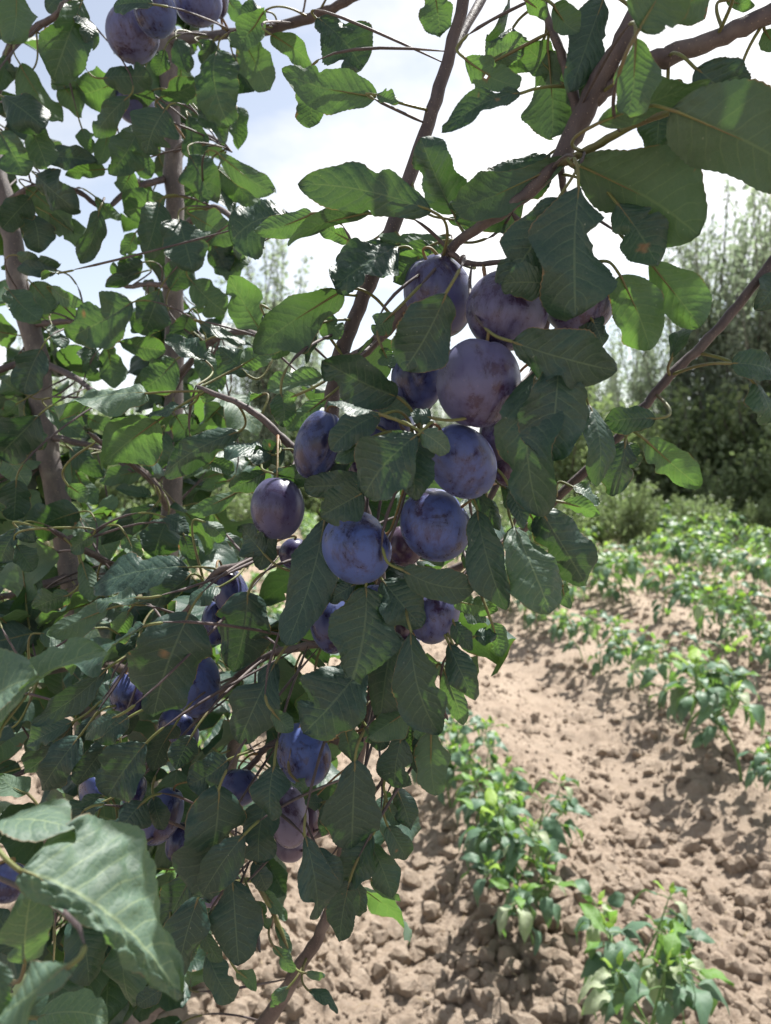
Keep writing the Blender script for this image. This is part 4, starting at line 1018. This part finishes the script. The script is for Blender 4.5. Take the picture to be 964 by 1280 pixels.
# ------------------------------------------------------------------ pepper plants in rows
def pep_leaf(seed, young):
    B, F, UV, H = blade(1.0, 0.46, 0.10, 14, seed, nu=12, nv=3, shape='pepper', droop=0.45 if not young else -0.05, wave=1.0, crinkle=1.3)
    PV, PF, PU = tube(np.array([(-0.38, 0, -0.12, .022), (-0.2, 0, -0.02, .018), (0, 0, 0, .018), (0.3, 0, B[4 * 7 + 3][2] - .01, .012)]), 4)
    V, F_, U, A, M = merge([(B, F, UV, random.Random(seed).random(), 0), (PV, PF, PU * 0, 0, 1)])
    return with_hurt(mesh('leaf', V, F_, [M_PEPY if young else M_PEP, M_STEM], uv=U, attr=A, mi=M), np.zeros(len(V)))
PL = [pep_leaf(300 + i, False) for i in range(6)]; PY = [pep_leaf(320 + i, True) for i in range(3)]
def plant_plan(rg, h):
    """stem polylines and leaf transforms (matrix, young?) for one pepper bush of height h"""
    stems, lv = [], []; fork = h * rg.uniform(0.38, 0.5); lean = Vector((rg.gauss(0, .04), rg.gauss(0, .04), 0))
    stems.append([(0, 0, -0.04, .0055), (lean.x * .3, lean.y * .3, fork * .5, .005), (lean.x, lean.y, fork, .0045)])
    tips = []
    for k in range(rg.choice((4, 5, 5))):
        a = k * 1.35 + rg.uniform(-.3, .3); out = rg.uniform(.06, .15); t = Vector((lean.x + math.cos(a) * out, lean.y + math.sin(a) * out, h * rg.uniform(.78, 1.0)))
        m = Vector((lean.x, lean.y, fork)) * .5 + t * .5 + Vector((math.cos(a), math.sin(a), 0)) * .02
        stems.append([(lean.x, lean.y, fork, .0038), (*m, .003), (*t, .0022)]); tips.append((m, t, a))
    def add(p, a, el, L, young):
        X = Vector((math.cos(a) * math.cos(el), math.sin(a) * math.cos(el), math.sin(el))); Z = (Vector((0, 0, 1)) - X * X.z).normalized()
        Z = Quaternion(X, rg.gauss(0, .35)) @ Z; Y = Z.cross(X); M = Matrix((X, Y, Z)).transposed().to_4x4()
        lv.append((Matrix.Translation(p + X * L * .38) @ M @ Matrix.Scale(L, 4), young))
    for m, t, a in tips:
        for q in range(5): f = rg.uniform(.1, .95); add(m.lerp(t, f), a + rg.gauss(0, 1.1), rg.uniform(-.9, .1), rg.uniform(.085, .13), False)
        for q in range(3): add(t, a + q * 2.1 + rg.uniform(-.4, .4), rg.uniform(-.35, .5), rg.uniform(.06, .10), rg.random() < .35)
        for q in range(3): add(t, q * 2.1 + rg.uniform(-.4, .4), rg.uniform(.5, 1.2), rg.uniform(.025, .045), True)
    for q in range(5): add(Vector((lean.x * .8, lean.y * .8, fork * rg.uniform(.6, 1))), rg.uniform(0, 6.28), rg.uniform(-.8, .1), rg.uniform(.08, .12), False)
    return stems, lv
def stem_mesh(stems):
    Vs, Fs, n = [], [], 0
    for s in stems:
        V, F, U = tube(spline(s, 3), 5); Vs.append(V); Fs.append(F + n); n += len(V)
    return mesh('stem', np.vstack(Vs), np.vstack(Fs), M_STEM)
NEAR = []
for k in range(5):
    rg2 = random.Random(60 + k); stems, lv = plant_plan(rg2, .40); root = bpy.data.objects.new('pepper_plant', None); COL.objects.link(root); WP[root.name] = Vector((0, 0, 0))
    st = obj('stem', stem_mesh(stems), (0, 0, 0), root)
    for M, yg in lv:
        me = rg2.choice(PY if yg else PL); o = bpy.data.objects.new('leaf', me); COL.objects.link(o); o.parent = root; o.matrix_local = M
    NEAR.append(root)
def joined_plant(seed, h):
    stems, lv = plant_plan(random.Random(seed), h); parts = []
    for M, yg in lv:
        B, F, UV, H = blade(1.0, 0.46, 0.10, 10, seed, nu=4, nv=1, shape='pepper', droop=.45, crinkle=0)
        Mn = np.array(M); parts.append((B @ Mn[:3, :3].T + Mn[:3, 3], F, UV, random.random(), 1 if yg else 0))
    V, F, U, A, Mi = merge(parts); return with_hurt(mesh('foliage', V, F, [M_PEP, M_PEPY], uv=U, attr=A, mi=Mi), np.zeros(len(V))), stem_mesh(stems)
FARP = [joined_plant(80 + i, .40) for i in range(4)]
used = set(); ROWN = {0.80: 'first row right of the plum tree', -0.42: 'row under the plum tree'}
for q_, o_ in enumerate((1.86, 3.05, 4.25, 5.4, 6.6, 7.8)): ROWN[o_] = ('second', 'third', 'fourth', 'fifth', 'sixth', 'seventh')[q_] + ' row right of the plum tree'
for q_, o_ in enumerate((-1.6, -2.75, -3.9, -5.0, -6.2)): ROWN[o_] = ('first', 'second', 'third', 'fourth', 'fifth')[q_] + ' row left of the plum tree'
def nth(k): k += 1; return f"{k}{'th' if 10 < k % 100 < 14 else {1: 'st', 2: 'nd', 3: 'rd'}.get(k % 10, 'th')}"
ORD = ['first', 'second', 'third', 'fourth', 'fifth', 'sixth', 'seventh', 'eighth', 'ninth', 'tenth', 'eleventh', 'twelfth', 'thirteenth', 'fourteenth', 'fifteenth', 'sixteenth', 'seventeenth', 'eighteenth', 'nineteenth', 'twentieth']
rp = random.Random(9); nfar = 0
for off in ROWS:
    y = rp.uniform(1.55, 1.75); k = 0
    while y < 21:
        x = off - 0.094 * y + rp.gauss(0, .04) - (0.10 + .07 * (y - 2) if off == .80 else 0); sx = 482 + FPX * x / y
        step = rp.uniform(.15, .21) if off in (0.80,) else rp.uniform(.30, .46)
        vis = rp.random() > (-1 if off == .80 else .10) and -60 < sx < 1080 and not (off == -0.42 and 1.9 < y < 2.0)
        if off == 0.80 and y > 3.25 and y < 7: vis = False
        if vis and (off != -0.42 or (y < 6)):
            z = float(ground_h(np.array([x]), np.array([y]), False)[0]) + .005
            s = rp.uniform(.72, .92) if off == .80 else rp.uniform(.70, 1.2) * 1.18; rz = rp.uniform(0, 6.28)
            if y < 6.2:
                i = rp.randrange(5); root = NEAR[i]
                if i not in used: used.add(i); r = root
                else:
                    r = root.copy(); COL.objects.link(r)
                    for ch in root.children: c = ch.copy(); COL.objects.link(c); c.parent = r
                r.location = (x, y, z); r.rotation_euler = (0, 0, rz); r.scale = (s, s, s)
                nm = nth(k)
                tag(r, f'bushy pepper plant, {nm} from the camera in the {ROWN[off]}', 'pepper plant', 'pepper plants in rows on the soil'); k += 1
            else:
                fm, sm_ = FARP[rp.randrange(4)]; r = bpy.data.objects.new('pepper_plant', None); COL.objects.link(r); r.location = (x, y, z); r.rotation_euler = (0, 0, rz); r.scale = (s * 1.1,) * 3
                for nme, mm in (('foliage', fm), ('stem', sm_)):
                    c = bpy.data.objects.new(nme, mm); COL.objects.link(c); c.parent = r
                tag(r, f'blurred pepper plant, {nth(k)} from the camera in the {ROWN[off]}', 'pepper plant', 'pepper plants in rows on the soil'); nfar += 1; k += 1
        y += step * (1 if y < 9 else 1.25)
for i in range(5):
    if i not in used: 
        for ch in list(NEAR[i].children): bpy.data.objects.remove(ch)
        bpy.data.objects.remove(NEAR[i])
print('far plants', nfar)

# ------------------------------------------------------------------ shrubs and whippy young trees behind the field
def leaf_cloud(name, spots, size, mat, seed):
    rg = np.random.default_rng(seed); P = np.array(spots); n = len(P); a = rg.normal(size=(n, 3)); a[:, 2] -= 0.5; a /= np.linalg.norm(a, axis=1)[:, None]
    b = rg.normal(size=(n, 3)); b -= a * (a * b).sum(1)[:, None]; b /= np.linalg.norm(b, axis=1)[:, None]; s = size * (0.6 + 0.8 * rg.random(n))[:, None]
    c = np.cross(a, b) * s * 0.12
    V = np.stack([P, P + a * s * .5 + b * s * .30 + c, P + a * s, P + a * s * .5 - b * s * .30 + c], 1).reshape(-1, 3)
    return mesh(name, V, np.arange(n * 4).reshape(n, 4), mat, attr=np.repeat(rg.random(n), 4), smooth=False)
def young_tree(seed, h, w, mat, leafn, whips, lsize=.07):
    rg = random.Random(seed); tips = []; stems = [[(0, 0, -.1, .05), (rg.gauss(0, .05), 0, h * .3, .04), (rg.gauss(0, .08), rg.gauss(0, .08), h * .6, .025), (rg.gauss(0, .1), 0, h * .93, .008)]]
    pts = []
    for k in range(whips):
        a = rg.uniform(0, 6.28); z0 = h * rg.uniform(.12, .55); z1 = min(h, z0 + h * rg.uniform(.28, .55)); r = w * rg.uniform(.25, 1) * (1 - .4 * z0 / h)
        p = [(0, 0, z0, .018), (math.cos(a) * r * .7, math.sin(a) * r * .7, z0 * .6 + z1 * .4, .012), (math.cos(a) * r, math.sin(a) * r, z1, .004)]; stems.append(p)
    for s in stems:
        C = spline(s, 8); L = sum(np.linalg.norm(C[i + 1, :3] - C[i, :3]) for i in range(len(C) - 1)); m = int(leafn * L / (whips * h * .45))
        for q in range(m):
            t = (rg.random() ** 1.45) * (len(C) - 1); i = min(int(t), len(C) - 2); p = C[i, :3] * (1 - t + i) + C[i + 1, :3] * (t - i)
            if p[2] < h * .10: continue
            sp = .16 * (1.15 - p[2] / h); pts.append(p + np.array([rg.gauss(0, sp), rg.gauss(0, sp), rg.gauss(0, sp)]))
    Vs, Fs, n = [], [], 0
    for s in stems:
        V, F, U = tube(spline(s, 4), 5); Vs.append(V); Fs.append(F + n); n += len(V)
    tr, sh = stems[:1], stems[1:]
    def sm(ss, nm):
        Vs, Fs, n = [], [], 0
        for s in ss: V, F, U = tube(spline(s, 4), 5); Vs.append(V); Fs.append(F + n); n += len(V)
        return mesh(nm, np.vstack(Vs), np.vstack(Fs), M_BARK)
    return sm(tr, 'trunk'), sm(sh, 'shoots'), leaf_cloud('crown', pts, lsize, mat, seed)
TP = [young_tree(400 + i, 5.4, 1.3, M_FARTREE, 7500, 34, .09) for i in range(4)]
SP = [young_tree(500 + i, 2.2, 1.2, M_FARBUSH, 4500, 34, .10) for i in range(4)]
def put_tree(T, x, y, s, rz, name, label, cat, grp, sz=None):
    r = bpy.data.objects.new(name, None); COL.objects.link(r); r.location = (x, y, 0); r.rotation_euler = (0, 0, rz); r.scale = (s, s, sz or s)
    for nm, me in zip(('trunk', 'shoots', 'crown'), T): c = bpy.data.objects.new(nm, me); COL.objects.link(c); c.parent = r
    tag(r, label, cat, grp)
def wx(px, D): return (px - 482) / FPX * D
TREES = [(745, 20, .82, 'leftmost tall tree right of the plum cluster, rising behind the shrubs'), (795, 18.5, .86, 'whippy tree just right of the slanting bare branch in the background'), (845, 17.5, .98, 'tall whippy tree with long bare shoots above the hanging leaf at right'),
         (893, 17, 1.20, 'tallest far tree at right, thin shoots reaching into the white sky'), (938, 16, 1.0, 'dark far tree with a visible trunk near the right edge'), (985, 15.5, 1.25, 'far tree cut by the right edge of the picture'), (700, 22, .8, 'far tree mostly hidden behind the hanging leaves right of the plums'),
         (335, 15, 1.02, 'thin pointed tree against the sky left of the upright branch'), (362, 17, .9, 'narrow pointed tree behind the pale crinkled leaf left of centre'), (305, 19, .66, 'low grey tree between the two trunks and the cluster'), (250, 21, .7, 'faint tree right of the middle upright trunk'),
         (150, 22, .58, 'faint low tree between the two upright trunks'), (85, 19, .72, 'grey blurred tree beside the leaning left trunk'), (25, 17, .72, 'blurred tree at the left edge behind the leaves'), (430, 21, .72, 'far tree hidden behind the middle of the plum tree'), (560, 22, .72, 'far tree hidden behind the plum cluster'), (1040, 15, 1.2, 'far tree just past the right edge')]
for i, (px, D, s, lb) in enumerate(TREES): put_tree(TP[i % 4], wx(px, D), D, s, i * 1.3, 'young_tree', lb, 'tree', 'young trees behind the field', s * (1.28 if px > 780 else 1.1))
SHR = [(px + rp.uniform(-14, 14), rp.uniform(10.5, 17)) for px in range(-30, 1060, 34)]
SHR += [(px, rp.uniform(15, 18)) for px in (705, 742, 778, 812, 846, 880, 915, 948, 985, 1020, 40, 110, 180, 250, 320, 390)]; SHR.sort()
for i, (px, D) in enumerate(SHR):
    put_tree(SP[i % 4], wx(px, D), D, rp.uniform(1.0, 1.55) if px == int(px) else (rp.uniform(.35, .65) if D < 13 else rp.uniform(.6, 1.15)), i * .9, 'leafy_shrub', f'pale green leafy shrub, {nth(i)} from the left in the hedge behind the pepper rows', 'shrub', 'shrubs behind the pepper rows')

# ------------------------------------------------------------------ weeds and straw
def weeds():
    rg = np.random.default_rng(8); pts = []
    for _ in range(260):
        y = 7.5 + 11 * rg.random(); x = y * (rg.random() * 1.3 - .65); n = int(rg.integers(12, 40)); s = .10 + .22 * rg.random()
        pts += [(x + rg.normal() * s, y + rg.normal() * s, abs(rg.normal()) * s * .8 + .02) for _ in range(n)]
    o = obj('weeds', leaf_cloud('weeds', pts, .07, M_FARBUSH, 3)); tag(o, 'low pale green weeds scattered on the soil before the shrubs', 'weeds', None, 'stuff')
    Vs, Fs, n = [], [], 0
    for _ in range(520):
        y = 1.7 + 4.5 * rg.random() ** 1.4; x = y * (rg.random() * 1.2 - .5); a = rg.random() * 6.28; L = .012 + .05 * rg.random() ** 2
        z = float(ground_h(np.array([x]), np.array([y]))[0]) + .006; d = np.array([math.cos(a), math.sin(a), rg.normal() * .3]) * L
        V, F, U = tube(np.array([(x, y, z, .0009), (x + d[0] * .5, y + d[1] * .5, z + abs(d[2]) * .5 + .003, .0010), (x + d[0], y + d[1], z + d[2] * .3, .0007)]), 4)
        Vs.append(V); Fs.append(F + n); n += len(V)
    o = obj('straw', mesh('straw', np.vstack(Vs), np.vstack(Fs), simple('dry_straw', (.42, .34, .20), (.25, .18, .11), 30)), (0, 0, 0), ground); o['kind'] = 'stuff'
weeds()
